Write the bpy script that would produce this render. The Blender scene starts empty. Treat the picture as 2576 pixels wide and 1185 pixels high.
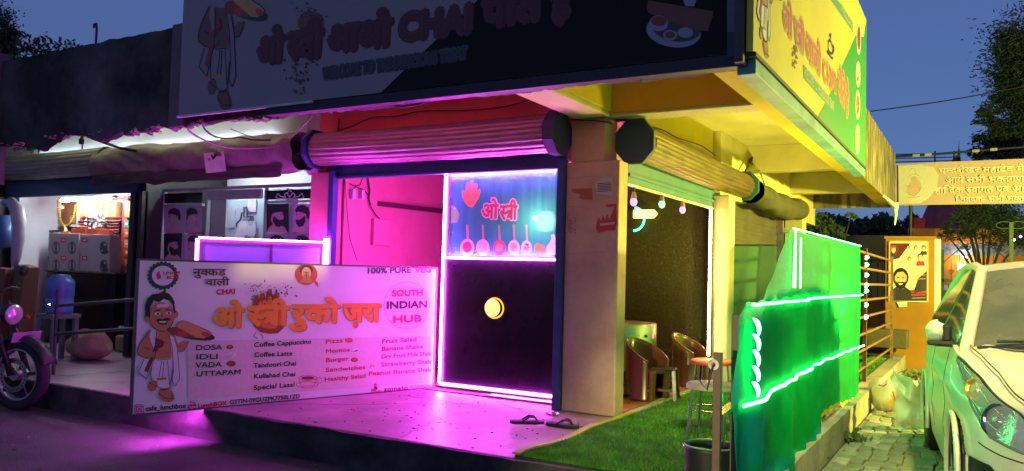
import bpy, bmesh, math, random
from mathutils import Vector, Matrix, noise
random.seed(7)
R = math.radians
S = bpy.context.scene
COL = S.collection
V = Vector

# ------------------------------------------------------------------ camera, sky, sun, exposure
ROT = ((0.86438576, -0.00112898, 0.50282799), (0.50208422, -0.05247894, -0.863225), (0.02736244, 0.99862139, -0.04479521))
CAMP = V((2.6382, -6.3156, 1.2))
FPX, CU, CV = 2015.0, 1288.0, 592.5
cd = bpy.data.cameras.new('camera'); cam = bpy.data.objects.new('camera', cd); COL.objects.link(cam)
M3 = Matrix(ROT); cam.matrix_world = Matrix.Translation(CAMP) @ M3.to_4x4()
cd.sensor_width = 36; cd.lens = FPX / 2576 * 36; cd.clip_end = 2000; cd.clip_start = 0.05
S.camera = cam
W = bpy.data.worlds.new('World'); S.world = W; W.use_nodes = True
nt = W.node_tree
sky = nt.nodes.new('ShaderNodeTexSky'); sky.sky_type = 'NISHITA'; sky.sun_disc = False
sky.sun_elevation = R(8); sky.sun_rotation = R(180); sky.altitude = 100; sky.air_density = 1.0; sky.dust_density = 0.3; sky.ozone_density = 5.0
skm = nt.nodes.new('ShaderNodeVectorMath'); skm.operation = 'SCALE'; skm.inputs['Scale'].default_value = 0.035
skmix = nt.nodes.new('ShaderNodeMix'); skmix.data_type = 'RGBA'; skmix.blend_type = 'ADD'; skmix.inputs[0].default_value = 1
skmix.inputs[7].default_value = (.058, .078, .225, 1)   # dusk airlight
nt.links.new(sky.outputs[0], skm.inputs[0]); nt.links.new(skm.outputs[0], skmix.inputs[6]); nt.links.new(skmix.outputs[2], nt.nodes['Background'].inputs[0]); nt.nodes['Background'].inputs[1].default_value = 1.0
sl = bpy.data.lights.new('sun', 'SUN'); sl.energy = 0.004; sl.angle = R(30); sl.color = (0.7, 0.75, 1)
so = bpy.data.objects.new('sun', sl); COL.objects.link(so); so.rotation_euler = (R(60), 0, R(20))
S.view_settings.view_transform = 'Standard'; S.view_settings.look = 'None'; S.view_settings.exposure = 0; S.view_settings.gamma = 1
S.render.engine = 'CYCLES'
S.cycles.use_denoising = True
S.cycles.max_bounces = 8; S.cycles.diffuse_bounces = 4; S.cycles.glossy_bounces = 4; S.cycles.transmission_bounces = 6
S.cycles.sample_clamp_indirect = 6; S.cycles.caustics_reflective = False; S.cycles.caustics_refractive = False

def point(name, loc, e, color, r=0.05, spot=None):
    l = bpy.data.lights.new(name, 'SPOT' if spot else 'POINT'); l.energy = e; l.color = color; l.shadow_soft_size = r
    o = bpy.data.objects.new(name, l); COL.objects.link(o); o.location = loc
    if spot:
        l.spot_size = R(spot[1]); l.spot_blend = 0.5
        o.rotation_euler = (V(spot[0]) - V(loc)).to_track_quat('-Z', 'Y').to_euler()
    return o

# ------------------------------------------------------------------ materials
MC = {}
def M(name, rgb, rough=0.6, metal=0.0, var=0.25, sc=8.0, bump=0.1, spec=0.5, col2=None, alpha=1.0, trans=0.0, coat=0.0, detail=6.0, stretch=(1, 1, 1), bsc=None, contrast=(0.35, 0.65), sheen=0):
    if name in MC: return MC[name]
    m = bpy.data.materials.new(name); m.use_nodes = True; MC[name] = m
    n = m.node_tree.nodes; L = m.node_tree.links; b = n['Principled BSDF']
    b.inputs['Roughness'].default_value = rough; b.inputs['Metallic'].default_value = metal
    b.inputs['Specular IOR Level'].default_value = spec; b.inputs['Coat Weight'].default_value = coat
    b.inputs['Alpha'].default_value = alpha; b.inputs['Transmission Weight'].default_value = trans
    c2 = col2 or tuple(c * (1 - var) for c in rgb)
    tc = n.new('ShaderNodeTexCoord'); mp = n.new('ShaderNodeMapping'); L.new(tc.outputs['Object'], mp.inputs[0]); mp.inputs['Scale'].default_value = stretch
    nz = n.new('ShaderNodeTexNoise'); nz.inputs['Scale'].default_value = sc; nz.inputs['Detail'].default_value = detail; nz.inputs['Roughness'].default_value = 0.62
    L.new(mp.outputs[0], nz.inputs[0])
    rp = n.new('ShaderNodeValToRGB'); rp.color_ramp.elements[0].position = contrast[0]; rp.color_ramp.elements[1].position = contrast[1]
    rp.color_ramp.elements[0].color = (*c2, 1); rp.color_ramp.elements[1].color = (*rgb, 1)
    L.new(nz.outputs[0], rp.inputs[0]); L.new(rp.outputs[0], b.inputs['Base Color'])
    if bump:
        nb = n.new('ShaderNodeTexNoise'); nb.inputs['Scale'].default_value = bsc or sc * 6; nb.inputs['Detail'].default_value = 5; L.new(mp.outputs[0], nb.inputs[0])
        bp = n.new('ShaderNodeBump'); bp.inputs['Strength'].default_value = bump; bp.inputs['Distance'].default_value = 0.01
        L.new(nb.outputs[0], bp.inputs['Height']); L.new(bp.outputs[0], b.inputs['Normal'])
        mr = n.new('ShaderNodeMapRange'); mr.inputs[3].default_value = max(0.02, rough - 0.12); mr.inputs[4].default_value = min(1, rough + 0.12)
        L.new(nz.outputs[0], mr.inputs[0]); L.new(mr.outputs[0], b.inputs['Roughness'])
    return m
def E(name, rgb, s):
    if name in MC: return MC[name]
    m = bpy.data.materials.new(name); m.use_nodes = True; MC[name] = m
    b = m.node_tree.nodes['Principled BSDF']; b.inputs['Base Color'].default_value = (*[c * 0.5 for c in rgb], 1)
    b.inputs['Emission Color'].default_value = (*rgb, 1); b.inputs['Emission Strength'].default_value = s
    return m
def flat(name, rgb, rough=0.45):
    return M('print_' + name, rgb, rough, var=0.08, sc=30, bump=0.0)

# weathered concrete with streaks
def weather(name, a, b, c):
    if name in MC: return MC[name]
    m = M(name, a, 0.9, sc=3.0, bump=0.5, bsc=30, col2=b, contrast=(0.38, 0.62), detail=10)
    n = m.node_tree.nodes; L = m.node_tree.links
    tc = n.new('ShaderNodeTexCoord'); mp = n.new('ShaderNodeMapping'); mp.inputs['Scale'].default_value = (5, 5, 0.6)
    L.new(tc.outputs['Object'], mp.inputs[0]); nz = n.new('ShaderNodeTexNoise'); nz.inputs['Scale'].default_value = 2.0; nz.inputs['Detail'].default_value = 8
    L.new(mp.outputs[0], nz.inputs[0]); rp = n.new('ShaderNodeValToRGB'); rp.color_ramp.elements[0].position = 0.45; rp.color_ramp.elements[1].position = 0.58
    L.new(nz.outputs[0], rp.inputs[0]); mx = n.new('ShaderNodeMix'); mx.data_type = 'RGBA'
    src = n['Principled BSDF'].inputs['Base Color'].links[0].from_socket
    L.new(rp.outputs[0], mx.inputs[0]); L.new(src, mx.inputs[6]); mx.inputs[7].default_value = (*c, 1); L.new(mx.outputs[2], n['Principled BSDF'].inputs['Base Color'])
    return m

# ------------------------------------------------------------------ mesh builder
def chain_loc(o):
    l = V((0, 0, 0))
    while o is not None: l = l + o.location; o = o.parent
    return l
class MB:
    def __init__(s): s.v = []; s.f = []
    def add(s, vs, fs):
        k = len(s.v); s.v += [tuple(p) for p in vs]; s.f += [tuple(i + k for i in f) for f in fs]; return s
    def box(s, x0, x1, y0, y1, z0, z1):
        if x0 > x1: x0, x1 = x1, x0
        if y0 > y1: y0, y1 = y1, y0
        if z0 > z1: z0, z1 = z1, z0
        return s.add([(x0,y0,z0),(x1,y0,z0),(x1,y1,z0),(x0,y1,z0),(x0,y0,z1),(x1,y0,z1),(x1,y1,z1),(x0,y1,z1)],
              [(0,3,2,1),(4,5,6,7),(0,1,5,4),(1,2,6,5),(2,3,7,6),(3,0,4,7)])
    def obox(s, c, a, b, d):
        c, a, b, d = V(c), V(a), V(b), V(d)
        vs = [c + a*i + b*j + d*k for k in (-1,1) for i, j in ((-1,-1),(1,-1),(1,1),(-1,1))]
        return s.add(vs, [(0,3,2,1),(4,5,6,7),(0,1,5,4),(1,2,6,5),(2,3,7,6),(3,0,4,7)])
    def bar(s, p0, p1, w, h=None, up=(0,0,1)):
        p0, p1 = V(p0), V(p1); d = p1 - p0; h = h or w
        a = d.normalized(); sd = a.cross(V(up)); sd = sd.normalized() if sd.length > 1e-4 else V((1,0,0)); u = sd.cross(a).normalized()
        return s.obox((p0+p1)/2, d/2, sd*w/2, u*h/2)
    def tube(s, pts, r, n=8, caps=True, closed=False):
        pts = [V(p) for p in pts]; rr = r if isinstance(r, (list, tuple)) else [r]*len(pts)
        N = len(pts); k0 = len(s.v); u = None
        for i, p in enumerate(pts):
            if closed: d = pts[(i+1) % N] - pts[i-1]
            else: d = pts[min(i+1, N-1)] - pts[max(i-1, 0)]
            d = d.normalized() if d.length > 1e-9 else V((0,0,1))
            if u is None:
                u = d.cross(V((0,0,1)));
                if u.length < 1e-3: u = d.cross(V((1,0,0)))
            u = (u - d*u.dot(d)).normalized(); w = d.cross(u)
            for j in range(n):
                a = 2*math.pi*j/n; q = p + (u*math.cos(a) + w*math.sin(a))*rr[i]; s.v.append(tuple(q))
        for i in range(N if closed else N-1):
            for j in range(n):
                a = k0+i*n+j; b = k0+i*n+(j+1)%n; c = k0+((i+1)%N)*n+(j+1)%n; d = k0+((i+1)%N)*n+j
                s.f.append((a, b, c, d))
        if caps and not closed:
            s.f.append(tuple(k0+j for j in range(n))[::-1]); s.f.append(tuple(k0+(N-1)*n+j for j in range(n)))
        return s
    def lathe(s, c, prof, n=24, axis=(0,0,1), arc=(0, 2*math.pi)):
        c = V(c); ax = V(axis).normalized(); u = ax.orthogonal().normalized() if abs(ax.z) < .99 else V((1,0,0)); w = ax.cross(u)
        k0 = len(s.v); full = abs(arc[1]-arc[0]-2*math.pi) < 1e-6; m = n if full else n+1
        for r, z in prof:
            for j in range(m):
                a = arc[0] + (arc[1]-arc[0])*j/n; s.v.append(tuple(c + ax*z + (u*math.cos(a)+w*math.sin(a))*r))
        for i in range(len(prof)-1):
            for j in range(n):
                j2 = (j+1) % m
                s.f.append((k0+i*m+j, k0+i*m+j2, k0+(i+1)*m+j2, k0+(i+1)*m+j))
        return s
    def grid(s, nu, nv, fn, skip=None):
        k0 = len(s.v)
        for i in range(nu+1):
            for j in range(nv+1): s.v.append(tuple(fn(i/nu, j/nv)))
        for i in range(nu):
            for j in range(nv):
                a = k0+i*(nv+1)+j; f = (a, a+nv+1, a+nv+2, a+1)
                if skip:
                    c = sum((V(s.v[q]) for q in f), V())/4
                    if skip(c): continue
                s.f.append(f)
        return s
    def prism(s, pts, ext):
        pts = [V(p) for p in pts]; ext = V(ext); n = len(pts)
        return s.add(pts + [p+ext for p in pts], [tuple(range(n))[::-1], tuple(range(n, 2*n))] + [(i, (i+1)%n, n+(i+1)%n, n+i) for i in range(n)])
    def ball(s, c, r, n=12, m=8, sc=(1,1,1)):
        c = V(c)
        return s.grid(n, m, lambda a, b: (c.x+sc[0]*r*math.sin(math.pi*b)*math.cos(2*math.pi*a), c.y+sc[1]*r*math.sin(math.pi*b)*math.sin(2*math.pi*a), c.z+sc[2]*r*math.cos(math.pi*b)))
    def build(s, name, mat, parent=None, smooth=False, bevel=0, seg=2, solid=0, sub=0):
        me = bpy.data.meshes.new(name)
        off = chain_loc(parent) if parent else V((0,0,0))
        if off.length > 0: me.from_pydata([(x-off.x, y-off.y, z-off.z) for x, y, z in s.v], [], s.f)
        else: me.from_pydata(s.v, [], s.f)
        me.update()
        o = bpy.data.objects.new(name, me); COL.objects.link(o); o.parent = parent
        if mat: me.materials.append(mat)
        if smooth:
            me.polygons.foreach_set('use_smooth', [True]*len(me.polygons))
        if solid:
            md = o.modifiers.new('s', 'SOLIDIFY'); md.thickness = solid; md.offset = 0
        if sub:
            md = o.modifiers.new('u', 'SUBSURF'); md.levels = sub; md.render_levels = sub
        if bevel:
            md = o.modifiers.new('b', 'BEVEL'); md.width = bevel; md.segments = seg; md.limit_method = 'ANGLE'; md.angle_limit = R(40)
        return o
def tag(o, label=None, cat=None, group=None, kind=None):
    if label: o['label'] = label
    if cat: o['category'] = cat
    if group: o['group'] = group
    if kind: o['kind'] = kind
    return o
def thing(name, label, cat, loc=(0,0,0), group=None):
    o = bpy.data.objects.new(name, None); COL.objects.link(o); o.location = loc; o.empty_display_size = 0.1
    return tag(o, label, cat, group)
def struct(o): o['kind'] = 'structure'; return o
def copy_tree(o, parent=None):
    c = o.copy(); COL.objects.link(c); c.parent = parent
    for ch in list(o.children): copy_tree(ch, c)
    return c

# ------------------------------------------------------------------ surveying: measured photo position + a known plane -> world point
def ray(u, v): return M3 @ V((u - CU, -(v - CV), -FPX))
def at(u, v, **k):
    (a, val), = k.items(); i = 'xyz'.index(a); d = ray(u, v); t = (val - CAMP[i]) / d[i]
    return CAMP + d * t
def pbox(mb, u0, v0, u1, v1, y, dep):
    a = at(u0, v1, y=y); b = at(u1, v0, y=y); return mb.box(a.x, b.x, y, y+dep, a.z, b.z)

# ------------------------------------------------------------------ glyphs from the built-in font
GC = {}
def _mesh_of(s):
    c = bpy.data.curves.new('t', 'FONT'); c.body = s; c.resolution_u = 3
    o = bpy.data.objects.new('t', c); COL.objects.link(o)
    me = bpy.data.meshes.new_from_object(o.evaluated_get(bpy.context.evaluated_depsgraph_get()))
    r = ([(v.co.x, v.co.y) for v in me.vertices], [tuple(p.vertices) for p in me.polygons])
    bpy.data.objects.remove(o); bpy.data.curves.remove(c); bpy.data.meshes.remove(me)
    return r
_lx = None
def glyph(ch):
    global _lx
    if ch in GC: return GC[ch]
    if _lx is None: _lx = max(p[0] for p in _mesh_of('l')[0])
    vs, fs = _mesh_of(ch) if ch != ' ' else ([], [])
    w = max(p[0] for p in _mesh_of(ch + 'l')[0]) - _lx
    GC[ch] = (vs, fs, w); return GC[ch]
def clip(vs, fs, c):
    ov, of = [], []
    for f in fs:
        poly = [vs[i] for i in f]; out = []
        for i, p in enumerate(poly):
            q = poly[(i+1) % len(poly)]
            if p[0] <= c: out.append(p)
            if (p[0] <= c) != (q[0] <= c):
                t = (c-p[0])/(q[0]-p[0]); out.append((c, p[1]+t*(q[1]-p[1])))
        if len(out) > 2: k = len(ov); ov += out; of.append(tuple(range(k, k+len(out))))
    return ov, of
def stroke2(pts, w):
    vs, fs = [], []
    for (x0, y0), (x1, y1) in zip(pts, pts[1:]):
        L = math.hypot(x1-x0, y1-y0) or 1; nx, ny = -(y1-y0)/L*w/2, (x1-x0)/L*w/2
        k = len(vs); vs += [(x0+nx,y0+ny),(x0-nx,y0-ny),(x1-nx,y1-ny),(x1+nx,y1+ny)]; fs.append((k,k+1,k+2,k+3))
    return vs, fs
def layout(s):
    out = []; x = 0; i = 0
    while i < len(s):
        ch = s[i]
        if ch == '^':
            i += 1; vs, fs, w = glyph(s[i]); vs, fs = clip(vs, fs, w*0.70); w *= 0.68
        elif ch == '~':   # the conjunct t-r
            w = 0.52; h = 0.62
            vs, fs = stroke2([(0, h), (w, h)], .07); a = stroke2([(.40, h-.035), (.40, 0)], .075)
            for b in (a, stroke2([(.36, .38), (.12, .38), (.07, .33)], .07), stroke2([(.12, .36), (.34, .06)], .075), stroke2([(.37,.3),(.10,.10)], .06)):
                k = len(vs); vs = vs + b[0]; fs = fs + [tuple(q+k for q in f) for f in b[1]]
        elif ch == '*': vs, fs, w = glyph('\u0947'); w = 0
        else: vs, fs, w = glyph(ch)
        out.append((x, vs, fs)); x += w; i += 1
    return out, x
class Decal:
    """flat print lying on a plane; O a point of the plane, U/Vv the in-plane axes, N towards the reader"""
    def __init__(s, parent, O, U, Vv):
        s.p = parent; s.O = V(O); s.U = V(U).normalized(); s.V = V(Vv).normalized(); s.N = s.U.cross(s.V).normalized(); s.k = 0
    def px(s, u, v):
        d = ray(u, v); t = (s.O - CAMP).dot(s.N) / d.dot(s.N); q = CAMP + d*t - s.O
        return (q.dot(s.U), q.dot(s.V))
    def w(s, a, b, dep): return s.O + s.U*a + s.V*b + s.N*dep
    def _poly(s, mb, st, dep): mb.add([s.w(a, b, dep) for a, b in st], [tuple(range(len(st)))])
    def poly(s, pts, mat, layer=1, name='print'):
        mb = MB(); s.k += 1; s._poly(mb, [s.px(*p) for p in pts], layer*0.0008 + (s.k % 9)*0.00006); return mb.build(name, mat, s.p)
    def polys(s, lst, mat, layer=1, name='print'):
        mb = MB()
        for i, pts in enumerate(lst): s._poly(mb, [s.px(*p) for p in pts], layer*0.0008 + (i % 12)*0.00005)
        o = mb.build(name, mat, s.p)
        if len(lst) > 3: o['kind'] = 'stuff'
        return o
    def ell(s, cu, cv, ru, rv, n=28, rot=0, a0=0, a1=360):
        c, sn = math.cos(R(rot)), math.sin(R(rot)); out = []
        for i in range(n):
            a = R(a0 + (a1-a0)*i/(n if a1-a0 >= 360 else n-1)); x, y = ru*math.cos(a), rv*math.sin(a); out.append((cu + x*c - y*sn, cv + x*sn + y*c))
        return out
    def lines(s, lst, w, mat, layer=1, name='drawn_line'):
        mb = MB(); i = 0
        for pts in lst:
            q = [s.px(*p) for p in pts]; wm = (V(s.px(pts[0][0]+w, pts[0][1])) - V(s.px(*pts[0]))).length
            for a, b in zip(q, q[1:]):
                vs, fs = stroke2([a, b], wm); s._poly(mb, vs, layer*0.0008 + (i % 14)*0.00004); i += 1
        return mb.build(name, mat, s.p)
    def text(s, txt, p0, p1, h, mat, bold=0.03, layer=3, name='lettering', n=8):
        a = V(s.px(*p0)); b = V(s.px(*p1)); hh = (V(s.px(p0[0], p0[1]-h)) - a).length
        gl, W_ = layout(txt); d = (b-a); L = d.length; d.normalize(); up = V((-d.y, d.x)); sx = L/max(W_, .01)
        deva = any(ord(c) > 0x900 for c in txt); sy = hh/(0.63 if deva else 0.70)
        mb = MB(); offs = [(0, 0)] + ([(math.cos(6.283*i/n)*bold, math.sin(6.283*i/n)*bold) for i in range(n)] if bold else [])
        for k, (ox, oy) in enumerate(offs):
            for g, (gx, vs, fs) in enumerate(gl):
                if not fs: continue
                dep = layer*0.0008 + k*0.00006 + (g % 3)*0.00002
                pts = []
                for x, y in vs:
                    q = a + d*((gx+x)*sx + ox*sy) + up*((y+oy)*sy); pts.append(s.w(q.x, q.y, dep))
                mb.add(pts, fs)
        return mb.build(name, mat, s.p)

# ================================================================== MATERIALS USED
m_cream = M('cream_plaster', (.62, .52, .40), .85, var=.18, sc=2.5, bump=.25, bsc=60)
m_pillar = M('stained_cream_plaster', (.68, .42, .32), .85, col2=(.48, .27, .2), sc=2.2, bump=.3, bsc=50, contrast=(.3, .6))
m_soffit = M('cream_soffit', (.68, .62, .32), .9, col2=(.50, .44, .22), sc=1.6, bump=.2, bsc=40, contrast=(.3, .7))
m_yellow = M('yellow_paint', (.78, .60, .03), .8, var=.12, sc=2, bump=.1)
m_salmon = M('salmon_paint', (.80, .20, .14), .8, var=.15, sc=2, bump=.12)
m_pinkwall = M('pink_paint', (.60, .25, .27), .85, col2=(.46, .16, .18), sc=1.4, bump=.2, contrast=(.3, .7))
m_white = M('white_paint', (.74, .74, .76), .8, var=.12, sc=2.5, bump=.15)
m_mould = M('mouldy_concrete', (.15, .125, .14), .95, sc=.9, bump=.7, bsc=18, col2=(.014, .012, .014), contrast=(.40, .72), detail=12)
m_weather = weather('weathered_render', (.30, .24, .15), (.10, .09, .06), (.08, .07, .05))
m_rough = M('broken_plaster', (.45, .36, .36), .95, sc=9, bump=.9, bsc=26, col2=(.25, .2, .2))
m_blue = M('blue_paint', (.035, .07, .24), .45, var=.3, sc=6, bump=.1)
m_teal = M('teal_paint', (.06, .19, .25), .5, var=.25, sc=5, bump=.1)
m_navy = M('navy_paint', (.03, .075, .15), .6, var=.2, sc=5, bump=.1)
m_shut = M('galvanised_slats', (.42, .36, .34), .38, metal=.75, var=.3, sc=4, bump=.08, stretch=(1, 1, 6))
m_shutg = M('dusty_galvanised_slats', (.25, .19, .11), .42, metal=.6, var=.35, sc=3, bump=.1, stretch=(1, 1, 5))
m_dark = M('black_paint', (.012, .011, .012), .5, var=.3, bump=.08)
m_black = M('black_laminate', (.008, .006, .010), .22, spec=.25, var=.2, sc=3, bump=.02)
m_frame = M('dark_steel', (.05, .045, .05), .5, metal=.4)
m_alu = M('aluminium', (.42, .42, .45), .4, metal=.6, var=.1)
m_steel = M('bright_steel', (.75, .72, .68), .22, metal=1, var=.1, bump=.02)
m_rust = M('rusty_steel', (.24, .13, .06), .8, col2=(.12, .06, .03), sc=14, bump=.4)
m_wire = M('black_cable', (.02, .018, .02), .6, bump=0)
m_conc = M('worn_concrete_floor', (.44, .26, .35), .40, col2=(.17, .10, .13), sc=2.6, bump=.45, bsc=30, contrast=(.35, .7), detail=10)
m_kerb = M('kerb_concrete', (.08, .07, .07), .9, col2=(.018, .016, .018), sc=2.5, bump=.6, bsc=14, contrast=(.4, .75))
m_kerby = M('cement_kerb', (.36, .34, .27), .9, col2=(.22, .2, .15), sc=3, bump=.5, bsc=22)
m_asph = M('asphalt', (.10, .092, .09), .8, col2=(.030, .028, .028), sc=1.9, bump=.7, bsc=90, contrast=(.3, .7), detail=12)
mg = (.88, 0.058, 1.0)
e_mag = E('magenta_led', mg, 340); e_mag2 = E('magenta_led_dim', mg, 120)
e_magp = E('magenta_led_screen', mg, 110); e_magw = E('magenta_led_weak', mg, 38)
e_green = E('green_led', (0.12, 1.0, 0.32), 22)
e_warm = E('warm_led', (1.0, .58, .2), 60)

# ================================================================== GROUND
road = MB()
def road_z(x, y): return -.25
road.add([(-150,-60,-.25),(150,-60,-.25),(150,300,-.25),(-150,300,-.25)], [(0,1,2,3)])
struct(road.build('road', m_asph))
pf = MB()
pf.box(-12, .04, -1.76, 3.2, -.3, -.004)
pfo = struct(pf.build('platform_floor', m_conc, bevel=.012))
rc_ = random.Random(17); m_crk = M('crack_dirt', (.05, .04, .045), .95, bump=0)
for (x0, y0, x1, y1) in ((-3.1, -1.7, -1.3, -.2), (-1.6, .35, -.2, -.6), (-.9, -1.76, -1.15, -.9), (-2.05, -.2, -1.2, -.25), (-5.6, -1.7, -5.2, -.1)):
    mb = MB(); pts = [(x0+(x1-x0)*i/22 + rc_.uniform(-.02, .02), y0+(y1-y0)*i/22 + rc_.uniform(-.02, .02), -.0022) for i in range(23)]
    for p, q in zip(pts, pts[1:]): mb.bar(p, q, rc_.uniform(.002, .005), .001)
    mb.build('floor_crack', m_crk, pfo)
mb = MB()
for i in range(170):
    x, y = rc_.uniform(-4.5, .9), rc_.uniform(-1.7, .3)
    if x > 0: x = rc_.uniform(-2, -.1)
    s_ = rc_.uniform(.003, .010); a = rc_.random()*6.28; mb.obox((x, y, .001), (s_*math.cos(a), s_*math.sin(a), .001), (-.5*s_*math.sin(a), .5*s_*math.cos(a), 0), (0, 0, .002))
tag(mb.build('floor_grit', m_crk, None), 'scattered grit and crumbs on the magenta lit platform floor', 'grit', kind='stuff')
kb = MB()
def kfun(a, b):
    x = -12 + 13.6*a; w = .035*noise.noise(V((x*2.2, b*3, 0))) + .02*noise.noise(V((x*9, b*9, 3)))
    return (x, -1.80 + w - .02*(1-b), -.26 + .252*b + (.008*noise.noise(V((x*4, 0, 7))) if b > .9 else 0))
kb.grid(260, 6, kfun)
kb.grid(260, 1, lambda a, b: (kfun(a, 1)[0], kfun(a, 1)[1]*(1-b) + -1.74*b, kfun(a, 1)[2]))
struct(kb.build('kerb', m_kerb, smooth=True))
# artificial grass base and blades
mat_base = M('turf_backing', (.02, .07, .012), .95, var=.4, sc=20, bump=.6, bsc=200)
gb = MB(); gb.box(.03, 1.42, -1.72, 9, -.24, .004)
struct(gb.build('raised_ground', mat_base))
gr = MB(); rnd = random.Random(3)
gv, gf = [], []
for i in range(52000):
    t = rnd.random()**1.6; y = -1.72 + t*9.2; x = .09 + rnd.random()*1.32
    h = .018 + rnd.random()*.016; a = rnd.random()*6.283; w = .0028 + .0012*t*3
    lx, ly = (rnd.random()-.5)*.022, (rnd.random()-.5)*.022
    k = len(gv); gv += [(x-math.cos(a)*w, y-math.sin(a)*w, .003), (x+math.cos(a)*w, y+math.sin(a)*w, .003), (x+lx, y+ly, h)]; gf.append((k, k+1, k+2))
gr.v, gr.f = gv, gf
m_turf = M('turf_blades', (.12, .36, .02), .7, col2=(.05, .20, .012), sc=4, bump=0, contrast=(.4, .6))
tag(gr.build('artificial_grass', m_turf), 'bright green artificial grass carpet beside the tiled room', 'grass', kind='stuff')
# turned-up edge of the grass carpet
ed = MB()
epts = [(.05 + .02*math.sin(y*5), y, .012 + .008*math.sin(y*7)) for y in [(-1.72 + .12*i) for i in range(31)]]
for (a, b) in zip(epts, epts[1:]): ed.bar(a, b, .05, .012)
tag(ed.build('carpet_edge', M('carpet_edge_yellow', (.42, .38, .06), .8, var=.3, sc=20, bump=.3)), 'frayed yellow edge strip of the green grass carpet', 'carpet edge')
# tiled floor of the right room
m_tile = [M('orange_tile_%d' % i, c, .3, var=.3, sc=14, bump=.15) for i, c in enumerate([(.50,.19,.06),(.44,.155,.05),(.56,.23,.08)])]
gm = MB(); gm.box(-3.2, .02, .24, 3.0, -.003, .004)
tf = struct(gm.build('tiled_floor', M('tile_grout', (.2, .1, .04), .9)))
tmesh = []
for i in range(3):
    b = MB(); b.box(-.098, .098, -.098, .098, 0, .008); o = b.build('floor_tile', m_tile[i], tf, bevel=.002); o.location = (-.12-.2*i, .36, .004); tmesh.append(o)
for ix in range(7):
    for iy in range(13):
        if iy == 0 and ix < 3: continue
        c = tmesh[(ix*7+iy*5) % 3].copy(); c.location = (-.12-.2*ix, .36+.2*iy, .004); COL.objects.link(c)
st = MB(); st.box(.02, .09, .22, 3.2, -.01, .022); struct(st.build('room_doorstep', m_kerby, bevel=.006))

# paved lane
m_sand = M('sandy_ground', (.30, .27, .17), .95, col2=(.17, .15, .10), sc=2.5, bump=.8, bsc=40, contrast=(.3, .7), detail=10)
b = MB(); b.grid(60, 120, lambda a, c: (1.62+4.8*a, -3+14*c, -.245 + .010*noise.noise(V((a*14, c*30, 1)))))
lane = struct(b.build('paved_lane', m_sand, smooth=True))
m_pv = [M('paver_%d' % i, c, .9, var=.35, sc=12, bump=.6, bsc=60) for i, c in enumerate([(.30,.28,.21),(.24,.22,.17),(.36,.33,.25),(.20,.19,.15)])]
pm = []
for i in range(4):
    q = MB(); q.box(-.052, .052, -.088, .088, -.02, .022); o = q.build('paver', m_pv[i], lane, bevel=.009); pm.append(o)
n = 0
for iy in range(-4, 38):
    for ix in range(7):
        x = 1.70 + ix*.118 + (.01*(iy % 3)); y = -.6 + iy*.192 + .096*(ix % 2)
        if noise.noise(V((x*1.3, y*.9, 2))) > (.16 if ix > 3 else .42): continue
        o = pm[n % 4] if n < 4 else pm[rnd.randrange(4)].copy()
        if n >= 4: COL.objects.link(o)
        o.location = (x + rnd.uniform(-.012, .012), y + rnd.uniform(-.012, .012), -.246 + rnd.uniform(-.009, .007)); o.rotation_euler = (rnd.uniform(-.05, .05), rnd.uniform(-.05, .05), rnd.uniform(-.09, .09)); n += 1
# low kerb wall under the fence
kw = thing('kerb_wall', 'low cement kerb wall under the green cloth and rusty railing', 'kerb wall', (1.5, 0, -.25))
b = MB(); b.grid(120, 5, lambda a, c: (1.60 + .012*noise.noise(V((a*40, c*4, 0))), -2.5+12.5*a, -.27+.265*c))
b.grid(120, 2, lambda a, c: (1.60 + .012*noise.noise(V((a*40, 4, 0))) - .17*c, -2.5+12.5*a, -.005 + .006*noise.noise(V((a*60, c*2, 5)))))
b.build('wall', m_kerby, kw, smooth=True)

# ================================================================== CAFE BUILDING
cb = thing('cafe_building', 'corner shop building with cream pillars, salmon and yellow painted beams', 'building')
def part(mb, name, mat, parent=cb, **k): return mb.build(name, mat, parent, **k)
b = MB(); b.box(-.5, 0, 0, .2, 0, 2.175); part(b, 'pillar', m_pillar, bevel=.012)
b = MB(); b.box(-.47, -.15, .02, .30, 2.175, 2.56); part(b, 'pillar_top', m_pillar, bevel=.01)
b = MB(); b.box(-.03, .17, 2.86, 3.12, 0, 2.15); part(b, 'far_pillar', m_cream, bevel=.012)
b = MB(); b.box(-3.56, -3.25, .0, .16, 0, 2.2); part(b, 'pier', m_pinkwall, bevel=.01)
b = MB(); b.box(-3.34, -3.22, .16, 3.1, 0, 2.62); lw = part(b, 'side_wall', m_pinkwall)
b = MB(); b.box(-3.22, 0, 3.0, 3.1, 0, 2.62); part(b, 'rear_wall', m_pinkwall)
b = MB(); b.box(-3.3, -.02, .16, 3.1, 2.56, 2.62); part(b, 'room_ceiling', m_soffit)
# painted wall above the front opening
b = MB(); b.box(-3.56, -.2, .12, .2, 2.2, 2.9); part(b, 'upper_wall', m_salmon)
b = MB(); b.box(-3.72, -3.56, .10, .2, 2.2, 2.9); part(b, 'wall_edge', m_white)
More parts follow.
